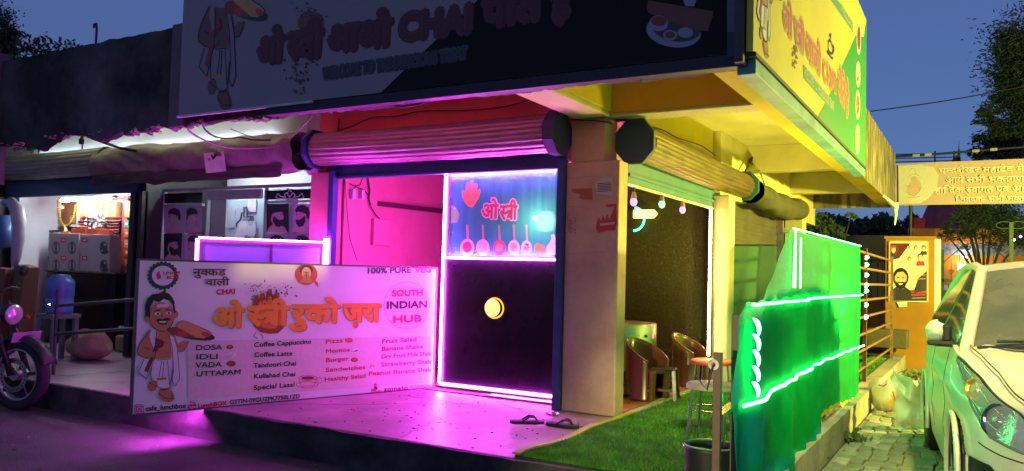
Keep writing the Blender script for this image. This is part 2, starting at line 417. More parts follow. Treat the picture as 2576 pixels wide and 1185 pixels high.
# ceiling slab of the canopy, a coffer with beams
b = MB(); b.box(-7.4, 1.36, -1.36, 9.3, 2.90, 3.0); part(b, 'canopy_slab', m_soffit)
b = MB(); b.box(-3.6, 1.36, -1.40, -1.14, 2.55, 2.90); part(b, 'front_beam', m_soffit, bevel=.008)
b = MB(); b.box(-.42, -.10, -1.14, .0, 2.553, 2.90); part(b, 'cross_beam', m_soffit, bevel=.006)
b = MB(); b.box(-.098, -.085, -1.13, -.004, 2.60, 2.899); part(b, 'yellow_beam_face', m_yellow)
b = MB(); b.box(-.15, 1.2, .02, .28, 2.56, 2.90); part(b, 'back_beam', m_soffit, bevel=.006)
b = MB(); b.box(-.084, 1.195, .004, .017, 2.585, 2.899); part(b, 'shaded_beam_face', M('shaded_yellow_paint', (.68, .36, .02), .8, var=.12, sc=2))  # shade of this unlit beam face is put into the darker ochre
b = MB(); b.box(1.12, 1.38, -1.138, 9.3, 2.545, 2.90); part(b, 'edge_beam', M('yellow_washed_plaster', (.80, .62, .06), .85, var=.25, sc=2, bump=.2), bevel=.008)
b = MB(); b.box(-.15, 1.118, 4.1, 4.35, 2.57, 2.90); b.box(-.15, 1.118, 7.0, 7.2, 2.57, 2.90); part(b, 'rear_beam', m_soffit, bevel=.006)
b = MB(); b.box(-.10, -.03, .30, 2.86, 2.35, 2.90); part(b, 'yellow_wall', m_yellow)
b = MB(); b.box(-.10, .06, 2.88, 4.1, 2.15, 2.90); b.box(-.2, .03, 4.3, 9.3, 2.2, 2.899); part(b, 'upper_side_wall', m_soffit, bevel=.006)
b = MB(); b.box(-.2, -.1, 3.14, 9.3, -.2, 2.3); part(b, 'side_shop_wall', m_dark)
# corrugated shutter beyond, closed, and end pillar
b = MB()
b.grid(1, 90, lambda a, c: (-.06 + .012*math.sin(c*90*math.pi/2.2), 3.16+3.3*a, 2.3*c)); part(b, 'closed_shutter', M('dull_shutter', (.13, .12, .09), .6, metal=.3, var=.3, sc=3), smooth=True)
b = MB(); b.box(-.06, .22, 7.05, 7.35, -.2, 2.5); part(b, 'end_pillar', m_soffit, bevel=.01)
# parapets
def jag(x, s=1.0): return .055*noise.noise(V((x*1.7, 3, 0))) + .035*noise.noise(V((x*6, 9, 0))) + .02*noise.noise(V((x*23, 5, 0)))
b = MB()
N = 420
for i in range(N+1):
    x = -7.02 + 8.36*i/N; zb = 2.47 + jag(x)*(1.0 if x < -3.4 else .5) - (.10*max(0, 1-abs(x+6.05)/.35) + .1*max(0, 1-abs(x+4.95)/.3)); zt = 3.40 + .02*noise.noise(V((x*5, 0, 0)))
    for yy, zz in ((-1.42, zb), (-1.42, zt), (-1.50, zt+.01), (-1.52, (zb+zt)/2+.3), (-1.51 + .01*noise.noise(V((x*12, 2, 1))), zb + .05), (-1.50, zb)): b.v.append((x, yy, zz))
for i in range(N):
    for j in range(6): b.f.append((i*6+j, (i+1)*6+j, (i+1)*6+(j+1) % 6, i*6+(j+1) % 6))
part(b, 'front_parapet', m_mould)
b = MB()
for i in range(300):
    x = -7.0 + 8.3*i/300; x2 = x + .035
    z = 2.465 + jag(x) * .7 + rnd.uniform(-.01, .012)
    z = 2.475 + jag(x)*(1.0 if x < -3.4 else .5)
    if noise.noise(V((x*2.3, 1, 4))) > .1 or x > -1.4: continue
    b.obox((x, -1.45 + rnd.uniform(-.04, .03), z + rnd.uniform(-.008, .01)), (rnd.uniform(.008, .026), 0, rnd.uniform(-.004, .004)), (0, .035, rnd.uniform(-.01, .01)), (0, 0, rnd.uniform(.004, .013)))
tag(part(b, 'crumbled_plaster_edge', m_rough), kind='stuff')
b = MB(); b.box(-3.88, -3.70, -1.545, -1.50, 2.45, 3.42); part(b, 'parapet_pilaster', M('grey_cement', (.16, .13, .15), .9, sc=5, bump=.5), bevel=.01)
b = MB(); b.grid(160, 14, lambda a, c: (1.392 + .006*noise.noise(V((a*30, c*8, 1))), -1.5+10.6*a, 2.50 + .02*noise.noise(V((a*60, 0, 0)))*(1-c) + c*(.93+.015*noise.noise(V((a*80, 2, 0))))))
b.grid(100, 1, lambda a, c: (1.392-.09*c, -1.5+10.6*a, 3.43 + .015*noise.noise(V((a*80, 2, 0)))))
b.add([(1.39,9.1,2.5),(1.30,9.1,2.5),(1.30,9.1,3.43),(1.39,9.1,3.43)], [(0,1,2,3)])
b.add([(-7,9.1,2.5),(1.30,9.1,2.5),(1.30,9.1,3.43),(-7,9.1,3.43)], [(0,1,2,3)])
part(b, 'side_parapet', m_weather)
b = MB(); b.tube([at(2253, 510, y=8.9), at(2254, 540, y=8.9), at(2251, 566, y=8.9)], [.05, .022, .012], 8); part(b, 'hanging_drip', m_white)
b = MB(); b.tube([(1.4, 9.05, 2.5), (1.40, 7.0, 2.50)], [.05, .02], 6); part(b, 'lime_run', m_white)
# torn bills on the pillar
pl = Decal(cb, (0, -.002, 0), (1, 0, 0), (0, 0, 1))
def torn(pts, mat, lay=1, nm='torn_poster'): return pl.poly(pts, mat, lay, nm)
m_tor = flat('torn_orange', (.42, .13, .05), .8); m_tpk = flat('torn_pink', (.62, .5, .5), .8); m_trd = flat('torn_red', (.55, .06, .06), .8); m_ink = flat('ink', (.04, .03, .08), .8); m_tfade = flat('faded_red', (.42, .24, .2), .9)
torn([(1437,476),(1490,473),(1491,503),(1468,502),(1455,498),(1462,490),(1440,484)], m_tor)
torn([(1497,455),(1512,452),(1512,448),(1540,447),(1541,493),(1520,489),(1499,488),(1502,478),(1496,470)], m_tpk)
pl.lines([[(1503,462+4*i),(1538,460+4*i)] for i in range(6)], 1.6, m_ink, 2, 'bill_text')
torn([(1522,515),(1550,512),(1552,560),(1548,580),(1530,580),(1505,586),(1499,575),(1501,560),(1507,545),(1512,556),(1517,540),(1522,554),(1527,538),(1533,552),(1540,535),(1546,520),(1530,522)], m_trd)
pl.polys([[(1510,562),(1547,558),(1547,564),(1510,568)]], m_tpk, 2, 'bill_text')
pl.polys([[(1425+rnd.uniform(0,22),546+rnd.uniform(0,40)) for _ in (0,)] and [(x,y),(x+5,y-1),(x+4,y+4),(x,y+3)] for x, y in [(1425+rnd.uniform(0,22),546+rnd.uniform(0,40)) for _ in range(34)]], m_tfade, 1, 'torn_poster')
pl.lines([[(1425,449),(1470,445),(1505,444)],[(1420,499),(1470,497)],[(1424,640),(1520,633)],[(1430,520),(1500,521),(1500,560)]], .8, m_tfade, 1, 'pencil_mark')
b = MB(); b.box(-1.20, -1.12, .97, 3.0, .01, 2.56); part(b, 'light_block_wall', m_pinkwall)  # partition added to keep yellow canopy light out of the pink room
b = MB(); b.box(-1.20, -.62, .97, 1.03, 1.3, 2.56); part(b, 'light_block_wall', m_pinkwall)
# wires and fixtures on the left wall of the room
b = MB(); p0 = at(952, 512, x=-3.2); p1 = at(1128, 533, x=-3.2); b.bar(p0, p1, .03, .055); part(b, 'wall_batten', M('dark_batten', (.07, .03, .03), .7), lw)
b = MB()
for u, v, w, h in ((885,482,.05,.10),(908,484,.045,.09)):
    p = at(u, v, x=-3.2); b.box(p.x-.02, p.x+.04, p.y-w/2, p.y+w/2, p.z-h*.8, p.z+h*.3)
part(b, 'switch_holder', M('white_plastic', (.7, .65, .68), .4), lw, bevel=.008)
b = MB(); p = at(960, 552, x=-3.2); b.box(p.x-.02, p.x+.03, p.y-.16, p.y+.16, p.z-.3, p.z); part(b, 'meter_box', m_pinkwall, lw, bevel=.008)
b = MB()
b.tube([at(u, v, x=-3.19) for u, v in ((884,478),(895,470),(915,478),(928,492),(930,515),(945,540),(957,552))], .007, 5)
b.tube([at(u, v, x=-3.19) for u, v in ((880,462),(890,468),(905,466),(912,448))], .006, 5)
b.tube([at(u, v, x=-3.19) for u, v in ((868,448),(872,520),(880,600),(898,655))], .004, 5)
b.tube([at(u, v, x=-3.19) for u, v in ((925,448),(930,478),(928,500),(932,515))], .012, 5)
part(b, 'loose_wiring', m_wire, lw)

# ------------------------------------------------------------------ rolling shutters
def roll(parent, axis, p0, length, r, mat, name='rolled_curtain', flutes=17):
    mb = MB()
    for k in range(2):
        pass
    nseg = 18; na = flutes*6; k0 = 0
    for i in range(nseg+1):
        for j in range(na):
            a = 2*math.pi*j/na; rr = r*(1 - .02 + .055*abs(math.sin(a*flutes/2))**.7 - .02*(math.cos(a*2))) + .004*noise.noise(V((i*.9, a*2, r*9)))
            sag = -.012*math.sin(math.pi*i/nseg)
            d = length*i/nseg
            if axis == 'x': mb.v.append((p0[0]+d, p0[1]+rr*math.cos(a), p0[2]+rr*math.sin(a)+sag))
            else: mb.v.append((p0[0]+rr*math.cos(a), p0[1]+d, p0[2]+rr*math.sin(a)+sag))
    for i in range(nseg):
        for j in range(na): mb.f.append((i*na+j, i*na+(j+1)%na, (i+1)*na+(j+1)%na, (i+1)*na+j))
    o = mb.build(name, mat, parent); return o
fs = thing('rolling_shutter', 'rolled-up steel shutter with blue end plates above the pink cafe opening', 'shutter', (-2, -.1, 2.4))
roll(fs, 'x', (-3.36, -.10, 2.425), 2.74, .165, m_shut)
def plate(parent, c, r, t, mat, axis='x', sx=1.0, rot=22.5):
    mb = MB(); n = 8; pts = []
    for i in range(n):
        a = R(rot + 360*i/n)
        if axis == 'x': pts.append((c[0], c[1]+r*sx*math.cos(a), c[2]+r*math.sin(a)))
        else: pts.append((c[0]+r*sx*math.cos(a), c[1], c[2]+r*math.sin(a)))
    mb.prism(pts, (t, 0, 0) if axis == 'x' else (0, t, 0)); return mb.build('end_plate', mat, parent, bevel=.004)
plate(fs, (-3.43, -.10, 2.43), .215, .05, m_blue); plate(fs, (-.60, -.10, 2.42), .205, .10, m_navy)
b = MB(); b.box(-3.30, -.52, .02, .06, 2.13, 2.30); b.box(-3.30, -.52, -.01, .06, 2.125, 2.15); b.build('bottom_rail', m_blue, fs, bevel=.004)
b = MB(); b.box(-3.26, -3.19, -.05, .03, 0, 2.2); b.box(-.575, -.505, -.04, .05, 0, 2.2)
b.build('guide_rail', m_blue, fs, bevel=.004)
b = MB()
for x in (-2.92, -.95):
    b.tube([(x-.04, -.012, 2.2), (x, -.03, 2.215), (x+.04, -.012, 2.2)], .007, 6)
b.build('lift_handle', m_frame, fs)
ss = thing('side_rolling_shutter', 'rolled-up fluted shutter with navy end plate over the olive room opening', 'shutter', (.1, 2, 2.4))
roll(ss, 'y', (.07, .30, 2.36), 3.55, .150, m_shutg)
plate(ss, (.045, .21, 2.365), .215, .05, m_navy, 'y', .9); plate(ss, (.08, 3.86, 2.36), .20, .05, m_teal, 'y')
b = MB(); b.box(-.04, -.01, .22, 2.86, 2.0, 2.27); b.box(-.045, .01, .22, 2.86, 2.06, 2.09); b.build('bottom_rail', m_teal, ss, bevel=.004)
b = MB(); b.box(-.05, .0, .21, 2.85, 1.985, 1.998); b.build('rail_lip', m_white, ss)
b = MB(); b.box(-.05, -.005, 2.80, 2.845, 0.0, 2.0); b.build('guide_rail', m_frame, ss)
b = MB(); b.box(-.03, -.012, 2.765, 2.795, .30, 2.0); b.build('led_strip', e_warm, ss)
hs = thing('hardware_shop_shutter', 'dull grey rolled shutter above the lit hardware shop', 'shutter', (-8, -.1, 2.5))
roll(hs, 'x', (-9.75, -.10, 2.48), 2.75, .17, M('grey_galvanised', (.36, .36, .34), .45, metal=.5, var=.3, sc=3, stretch=(1, 1, 5)))
b = MB(); b.box(-9.6, -6.55, .02, .08, 2.07, 2.34); b.build('bottom_rail', m_navy, hs)
b = MB(); b.box(-6.66, -6.56, .0, .08, 0, 2.08); b.box(-6.48, -6.42, .0, .08, 0, 2.08); b.build('guide_rail', m_dark, hs)

# ------------------------------------------------------------------ counter partition with LED frame
cp = thing('serving_counter', 'black fronted serving counter with magenta LED outline and glazed poster top', 'counter', (-1.46, .45, 0))
b = MB(); b.box(-2.09, -.80, .45, .95, 0.0, 1.31); b.build('base_cabinet', m_black, cp, bevel=.006)
b = MB(); b.box(-2.12, -.60, .40, .96, 0, .03); b.build('plinth', m_conc, cp, bevel=.006)
b = MB(); b.box(-2.09, -.80, .44, .96, 1.31, 1.335); b.box(-2.09, -2.06, .44, .48, 1.335, 2.3); b.box(-2.09, -.8, .44, .48, 2.185, 2.205); b.box(-.82, -.79, .44, .48, 0, 2.3); b.box(-2.09, -2.06, .90, .95, 1.335, 2.3)
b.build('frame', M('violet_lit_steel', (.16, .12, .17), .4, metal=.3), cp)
b = MB(); b.box(-2.06, -.82, .458, .464, 1.335, 2.3)
m_post = M('glossy_teal_poster', (.01, .60, .34), .12, col2=(.005, .28, .18), sc=1.6, bump=.35, bsc=5, contrast=(.4, .7), stretch=(5, 1, .35), coat=.6)
b.build('poster_panel', m_post, cp)
def led(p0, p1, mat, parent, w=.016, name='led_strip'):
    mb = MB(); mb.bar(p0, p1, w, w); return mb.build(name, mat, parent)
for p0, p1 in (((-2.10,.431,2.19),(-.81,.431,2.19)), ((-2.10,.431,.045),(-2.10,.431,2.182)), ((-2.09,.431,1.322),(-.81,.431,1.322)), ((-2.09,.441,.042),(-.80,.441,.042))):
    led(p0, p1, e_mag, cp)
led((-2.07,.40,2.285),(-.81,.40,2.285), e_mag2, cp, .008)
b = MB(); b.lathe((-1.50, .449, .835), [(0, .02), (.075, .02), (.085, .012), (.085, 0)], 28, axis=(0, -1, 0)); rl = b.build('round_lamp', E('amber_lamp', (1, .66, .16), 1.7), cp)
b = MB(); b.lathe((-1.475, .449, .835), [(.088, .0), (.105, .008), (.105, 0)], 28, axis=(0, -1, 0)); b.build('lamp_ring', E('amber_ring', (1, .36, .01), 2), cp)
dc = Decal(cp, (-2.06, .457, 1.335), (1, 0, 0), (0, 0, 1))
f_red = flat('red', (.60, .03, .05)); f_wht = flat('white', (.82, .80, .80)); f_org = flat('orange', (.85, .28, .02)); f_blk = flat('black', (.012, .010, .012)); f_pink = flat('pale_pink', (.85, .6, .62))
f_yel = flat('yellow', (.85, .70, .03)); f_grn = flat('green', (.03, .22, .05)); f_skin = flat('skin', (.55, .22, .10)); f_brn = flat('brown', (.22, .07, .02)); f_cream = flat('cream', (.80, .68, .45)); f_dred = flat('dark_red', (.30, .02, .03))
f_skin2 = flat('light_skin', (.72, .42, .28)); f_dgrn = flat('dark_green', (.015, .06, .035)); f_char = flat('charcoal', (.03, .03, .035)); f_mar = flat('maroon', (.12, .01, .02))
# flaming hand, letters, ladles and bowls on the poster
hand = [(1165,500),(1162,485),(1166,478),(1171,488),(1173,462),(1178,458),(1181,474),(1184,456),(1190,455),(1191,474),(1196,460),(1201,463),(1200,482),(1207,476),(1209,482),(1203,500),(1196,512),(1188,522),(1180,520),(1172,512)]
dc.poly(hand, flat('flame_hand', (.85, .42, .06)), 2, 'hand_print')
dc.text('ओ', (1212,549), (1252,549), 34, f_wht, .09, 2); dc.text('ओ', (1212,549), (1252,549), 34, f_red, .03, 4)
dc.text('^स~ी', (1258,552), (1300,552), 34, f_wht, .09, 2); dc.text('^स~ी', (1258,552), (1300,552), 34, f_red, .03, 4)
for i, (u, c) in enumerate(((1176, f_cream), (1215, f_pink), (1256, f_red), (1293, f_cream), (1325, f_pink))):
    dc.poly([(u-3,565),(u+2,565),(u+4,612),(u-1,612)], flat('wood_ladle', (.45,.35,.25)), 2, 'ladle_print')
    dc.poly(dc.ell(u, 623, 17-i, 22-i), f_wht if i != 2 else flat('crimson', (.5,.05,.08)), 3, 'bowl_print')
    dc.poly(dc.ell(u, 622, 12-i, 14-i), [f_brn, f_pink, f_org, f_skin, f_dgrn][i], 4, 'food_print')
    dc.polys([dc.ell(u+rnd.uniform(-8,8), 622+rnd.uniform(-9,9), 2.6, 2.2, 8) for _ in range(9)], [f_red, f_wht, f_yel, f_yel, f_wht][i], 5, 'food_print')
dc.poly([(1345,620),(1352,612),(1362,616),(1370,620),(1372,632),(1360,636),(1348,632)], f_org, 3, 'food_print')
dc.poly([(1374,640),(1376,620),(1384,610),(1388,600),(1386,592),(1394,588),(1399,600),(1399,640)], f_wht, 3, 'figure_print')
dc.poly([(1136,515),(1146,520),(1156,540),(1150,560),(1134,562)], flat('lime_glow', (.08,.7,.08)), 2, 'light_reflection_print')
dc.text('CAFE LUNCH BOX', (1270,417), (1398,409), 11, flat('ochre_pink', (.65,.3,.25)), .06, 2)
# glass in front of the poster with vertical folds of plastic film
b = MB(); b.grid(90, 4, lambda a, c: (-2.05+1.22*a, .437 + .004*noise.noise(V((a*60, c*1.2, 0))), 1.345+.83*c))
gl = bpy.data.materials.new('clear_film'); gl.use_nodes = True; MC['clear_film'] = gl
pn = gl.node_tree.nodes['Principled BSDF']; pn.inputs['Alpha'].default_value = .10; pn.inputs['Roughness'].default_value = .08; pn.inputs['Base Color'].default_value = (.8,.9,1,1); pn.inputs['Specular IOR Level'].default_value = 1
b.build('plastic_film', gl, cp, smooth=True)
b = MB(); b.lathe((-1.04, .425, 1.72), [(0, .012), (.014, .01), (.018, .0)], 20, axis=(0, -1, 0)); b.build('glare_disc', E('glare_glow', (.75, .92, 1), 6), cp)  # added disc and light imitate the white glare on the film
point('glare_light', (-1.03, .29, 1.70), 4.5, (.85, 1, .95), .12)

# ------------------------------------------------------------------ olive room
ow = thing('hedge_wall', 'olive artificial hedge wall panel at the back of the tiled room', 'wall panel', (-1.4, 2.95, 0))
b = MB(); b.box(-2.6, -.06, 2.95, 2.99, .02, 2.5); b.build('backing', M('hedge_backing', (.05, .062, .02), .95, col2=(.03, .036, .012), sc=30, bump=1, bsc=120), ow)
b = MB(); vv, ff = [], []
for i in range(16000):
    x = -1.9 + 1.85*rnd.random(); z = .03 + 2.0*rnd.random(); y = 2.945 - .02*rnd.random(); s = .007 + .006*rnd.random(); a = rnd.random()*6.28
    k = len(vv); vv += [(x, y, z), (x+s*math.cos(a), y-.012*rnd.random(), z+s*math.sin(a)), (x-s*.5*math.sin(a), y-.01*rnd.random(), z+s*.5*math.cos(a))]; ff.append((k, k+1, k+2))
b.v, b.f = vv, ff
tag(b.build('hedge_leaves', M('olive_leaves', (.075, .09, .028), .8, col2=(.04, .048, .015), sc=9, bump=0), ow), kind='stuff')
def bulb(u, v, y_, col, lab):
    p = at(u, v, x=-.02)
    t = thing('pendant_bulb', lab, 'light bulb', (p.x, p.y, p.z), 'coloured bulbs hanging under the side shutter')
    mb = MB(); mb.tube([(p.x, p.y, p.z+.09), (p.x, p.y, p.z+.03)], [.014, .028], 10); mb.build('bulb_holder', M('holder', (.45,.36,.2), .5), t)
    mb = MB(); mb.ball(p, .032, 12, 8, (1, 1, 1.2)); mb.build('glass_bulb', E('bulb_%s' % lab[:5], col, 2.4), t, smooth=True)
    mb = MB(); mb.tube([(p.x, p.y, p.z+.08), (p.x, p.y, 1.99)], .006, 5); mb.build('cord', m_wire, t)
bulb(1594, 508, 0, (1, .25, .9), 'pink bulb beside the pillar, first under the side shutter')
bulb(1665, 514, 0, (.25, 1, .35), 'green bulb in the middle under the side shutter')
bulb(1717, 528, 0, (1, .3, .95), 'magenta bulb furthest from the pillar under the side shutter')
nl = thing('neon_sign', 'glowing yellow and aqua neon tubes on the olive hedge wall', 'neon sign', (-.9, 2.9, 1.9))
b = MB(); b.tube([(-1.0, 2.87, 1.97), (-.74, 2.87, 1.97), (-.71, 2.87, 1.94), (-.74, 2.87, 1.91), (-1.0, 2.87, 1.91)], .022, 8); b.tube([(-1.0, 2.87, 1.94), (-.76, 2.87, 1.94)], .02, 8); b.build('yellow_tube', E('neon_yellow', (1, .80, .2), 3), nl)
b = MB(); b.tube([(-1.0 + .13*math.cos(a/10), 2.89, 1.88 + .14*math.sin(a/10)) for a in range(-16, 16)], .014, 8); b.build('aqua_tube', E('neon_aqua', (.1, 1, .75), 2.5), nl)

# furniture in the room
m_chair = M('bronze_plastic', (.20, .085, .03), .2, var=.2, sc=4, bump=.03, coat=.3); m_chd = M('dark_bronze_plastic', (.07, .05, .03), .25, var=.2)
def tub_chair(lab):
    t = thing('tub_chair', lab, 'chair', (0, 0, 0), 'bronze plastic tub chairs')
    n = 26
    def rimz(a): return .27 + .25*(.5+.5*math.cos(a))**.8
    b = MB()
    def shell(a, c, ro):
        an = -2.2 + 4.4*a; # angle 0 = back (-x)
        h = rimz(an); z = .0 + h*c; r = ro*(1.06 - .10*c + .12*(c-.5)**2)
        return (-r*math.cos(an)*.19/.19*1.0 if False else -r*math.cos(an), r*math.sin(an), z)
    def hole(c):
        a = math.atan2(c.y, -c.x); return c.z < .17 and (abs(abs(a)-.95) < .38)
    b.grid(n*2, 16, lambda a, c: shell(a, c, .19), skip=hole)
    b.build('shell', m_chair, t, smooth=True, solid=.012)
    b = MB(); b.tube([shell(i/40, 1.0, .192) for i in range(41)], .010, 8); b.build('rim', m_chair, t, smooth=True)
    b = MB(); b.lathe((0, 0, .262), [(0, .004), (.15, .004), (.172, 0), (.172, -.02)], 28); b.build('seat', m_chd, t, smooth=False)
    for s in (-1, 1):
        b = MB(); b.obox((.13, .11*s, .13), (.018, 0, 0), (0, .028, 0), (.008, .004*s, .13)); b.build('leg', m_chair, t, bevel=.006)
    b = MB(); b.tube([(.11, -.11, .07), (.0, -.16, .07), (-.1, -.12, .07), (-.16, 0, .07), (-.1, .12, .07), (0, .16, .07), (.11, .11, .07)], .011, 6); b.build('brace', m_chair, t)
    b = MB(); b.lathe((-.178, 0, .46), [(0, .004), (.014, .003), (.015, 0)], 12, axis=(1, 0, 0)); b.build('sticker', flat('sticker', (.8, .6, .05)), t)
    return t
c1 = tub_chair('bronze tub chair nearest the green pillar, in front of the silver drum'); p = at(1628, 1002, z=.013); c1.location = (p.x, p.y, .012); c1.rotation_euler.z = R(-15); c1.scale = (1.08,)*3
c2 = copy_tree(c1); c2['label'] = 'bronze tub chair standing against the far jamb of the olive room'; p = at(1735, 968, z=.013); c2.location = (p.x, p.y, .012); c2.rotation_euler.z = R(-8); c2.scale = (1.05,)*3
sq = thing('plastic_stool', 'dark square plastic stool pushed against the near tub chair', 'stool', (0, 0, 0))
b = MB(); b.box(-.13, .13, -.13, .13, .335, .36); b.build('seat', m_chd, sq, bevel=.012)
for i, (sx, sy) in enumerate(((-1,-1),(1,-1),(1,1),(-1,1))):
    b = MB(); b.obox((.125*sx, .125*sy, .17), (.022, 0, 0), (0, .022, 0), (-.012*sx, -.012*sy, .17)); b.build('leg', m_chd, sq, bevel=.004)
b = MB()
for s in (-1, 1): b.box(-.12, .12, .118*s-.008, .118*s+.008, .10, .13); b.box(.118*s-.008, .118*s+.008, -.12, .12, .10, .13)
b.build('brace', m_chd, sq)
p = at(1668, 1004, z=.013); sq.location = (p.x+.0, p.y+.03, .012); sq.rotation_euler.z = R(12); sq.scale = (.86, .86, .84)
dr = thing('metal_drum_counter', 'round brushed metal drum counter behind the near tub chair', 'counter', (0, 0, 0))
b = MB(); b.lathe((0, 0, 0), [(.40, .18), (.41, .20), (.41, .66), (.405, .67), (0, .675)], 48); b.build('drum', M('brushed_metal', (.50, .42, .36), .35, metal=.8, var=.15, sc=4, stretch=(1, 1, 10)), dr, smooth=True)
b = MB(); b.lathe((0, 0, 0), [(.36, 0), (.36, .2)], 32); b.build('base', m_dark, dr)
b = MB(); b.tube([(.05 + .05*math.cos(a), -.42, .38+.11*math.sin(a)) for a in [math.pi*i/10 for i in range(11)]], .007, 6); b.tube([(.10, -.42, .38), (.10, -.42, .14)], .007, 6); b.build('handle', m_steel, dr)
b = MB(); b.ball((.38, -.17, .55), .016); b.build('knob', m_dark, dr)
dr.location = (-.78, 1.95, .005)

# sandals and bowls
m_rub = M('rubber', (.03, .028, .04), .7, var=.2)
def sandal(lab, u, v, rz, mir=1):
    t = thing('flip_flop', lab, 'sandal', (0, 0, 0), 'pair of black flip-flops')
    b = MB(); out = [(-.125,.0),(-.12,.03),(-.09,.042),(-.02,.036),(.05,.046),(.10,.044),(.13,.02),(.135,-.01),(.12,-.035),(.07,-.045),(0,-.036),(-.06,-.037),(-.11,-.032)]
    b.prism([(x, y*mir, .0) for x, y in out], (0, 0, .022)); b.build('sole', m_rub, t, bevel=.003)
    b = MB()
    for s in (-1, 1): b.tube([(.085, .002, .022), (.06, .018*s, .05), (.02, .036*s, .055), (-.03, .040*s, .022)], [.005, .007, .008, .006], 6)
    b.build('strap', m_rub, t, smooth=True)
    p = at(u, v, z=0); t.location = (p.x, p.y, .0); t.rotation_euler.z = R(rz); t.scale = (1.05,)*3
sandal('black flip-flop lying further left, nearer the counter', 1324, 1065, 32); sandal('black flip-flop lying right, nearer the grass carpet', 1414, 1073, 2, -1)
def bowl(lab, u, v, r):
    p = at(u, v, z=0); t = MB(); t.lathe((0, 0, 0), [(r*.6, 0), (r*.95, r*.5), (r, r*.7), (r*.9, r*.66), (r*.5, r*.12), (0, r*.1)], 20); o = t.build('steel_bowl', m_steel, None, smooth=True); o.location = (p.x, p.y, .002)
    tag(o, lab, 'bowl', 'small steel bowls by the blue shutter guide')
bowl('small steel bowl right beside the pillar base', 1397, 1047, .035); bowl('smaller flat steel bowl left of its twin', 1379, 1045, .03)

# ================================================================== PRINTED FIGURE (generic cook in a white dhoti carrying a tray)
def cook(dc, f, lay=2, head=True, lw=1.4, legs_only=False, sk=None, wh=None):
    f_skin = sk or globals()['f_skin']; f_wht = wh or globals()['f_wht']
    g = lambda pts: [f(*p) for p in pts]
    def P_(pts, m, l=0): dc.poly(g(pts), m, lay+l, 'figure_print')
    def EL(x, y, rx, ry, m, l=0, rot=0, n=20):
        c, s = math.cos(R(rot)), math.sin(R(rot)); P_([(x+rx*math.cos(a)*c-ry*math.sin(a)*s, y+rx*math.cos(a)*s+ry*math.sin(a)*c) for a in [6.283*i/n for i in range(n)]], m, l)
    if not legs_only:
        P_([(150,520),(120,560),(85,610),(65,660),(70,690),(110,712),(150,722),(200,730),(300,722),(310,650),(345,672),(385,668),(410,635),(425,595),(375,595),(350,620),(330,560),(300,525),(235,530)], f_skin)
        P_([(165,512),(195,530),(200,620),(185,720),(130,860),(72,815),(70,780),(110,725),(150,715),(180,650),(160,600),(150,560)], f_wht, 1)
        P_([(285,550),(322,570),(345,650),(352,740),(360,860),(330,912),(305,870),(318,800),(308,700),(300,640)], f_wht, 1)
        P_([(190,570),(255,600),(240,640),(212,650),(150,790),(138,818),(112,805),(175,660),(188,620)], f_dred, 2)
        EL(190, 690, 38, 20, f_skin, 3, -10)
        EL(440, 545, 172, 38, f_char, 2, 10); EL(400, 540, 125, 30, f_brn, 3, 10)
        EL(322, 530, 28, 18, f_dred, 4); EL(378, 548, 34, 20, f_red, 4)
        P_([(340,480),(350,460),(375,452),(410,460),(500,500),(565,525),(588,545),(530,578),(480,572),(345,502)], flat('dosa', (.62, .30, .10)), 5)
        EL(545, 550, 34, 16, f_red, 6, 18)
    P_([(190,725),(310,715),(310,790),(300,850),(292,920),(250,936),(205,915),(200,880),(165,872),(158,830),(165,770)], f_wht, 1)
    P_([(200,855),(268,850),(268,866),(202,872)], flat('gold', (.45, .25, .05)), 2); 
    EL(170, 912, 32, 38, f_skin, 1, 20); EL(268, 975, 62, 45, f_skin, 1, 32)
    L_ = [[(145,885),(200,915)],[(225,940),(300,930),(310,1010)],[(215,960),(260,1000),(330,1000)],[(235,735),(215,850)],[(275,730),(290,900)],[(165,770),(158,835),(165,872),(200,880),(205,915),(250,936),(292,920),(310,790)],[(250,735),(240,850)]]
    if not legs_only:
        L_ += [[(65,690),(65,655),(85,610),(120,560),(150,520)],[(65,690),(110,712),(150,722)],[(200,730),(300,722)],[(425,595),(410,635),(385,668),(345,672)],[(195,530),(200,620),(185,720),(130,860),(72,815),(110,725)],[(285,550),(308,640),(318,800),(305,870),(330,912),(360,860),(345,650),(322,570)],[(340,480),(375,452),(410,460),(565,525),(588,545)],[(235,580),(245,625),(200,640)],[(110,640),(150,655)]]
    if head:
        EL(135, 435, 22, 28, f_skin, 0); EL(330, 408, 22, 28, f_skin, 0); EL(235, 425, 92, 102, f_skin, 1, 0, 26)
        P_([(120,430),(118,350),(135,300),(170,268),(215,262),(240,250),(270,232),(262,256),(285,262),(310,290),(325,320),(332,400),(318,395),(312,340),(290,312),(250,300),(215,325),(180,312),(158,350),(152,445),(140,420)], f_blk, 2)
        P_([(205,340),(278,332),(286,345),(278,358),(208,362),(200,352)], f_pink, 3)
        EL(205, 405, 20, 11, f_wht, 3); EL(285, 400, 20, 11, f_wht, 3); EL(208, 405, 8, 9, f_blk, 4); EL(285, 400, 8, 9, f_blk, 4)
        P_([(180,385),(225,372),(228,380),(186,392)], f_blk, 4); P_([(262,370),(305,376),(303,384),(262,379)], f_blk, 4)
        P_([(190,452),(215,437),(240,443),(268,432),(298,440),(288,454),(260,452),(240,450),(212,460)], f_blk, 4)
        EL(243, 466, 34, 17, f_mar, 3); P_([(216,458),(268,456),(262,468),(222,468)], f_wht, 4)
        L_ += [[(240,400),(232,425),(245,430)],[(150,450),(175,500),(220,528),(265,525),(300,490),(318,450)]]
    dc.lines([g(l) for l in L_], lw, f_blk, lay+5, 'figure_outline')

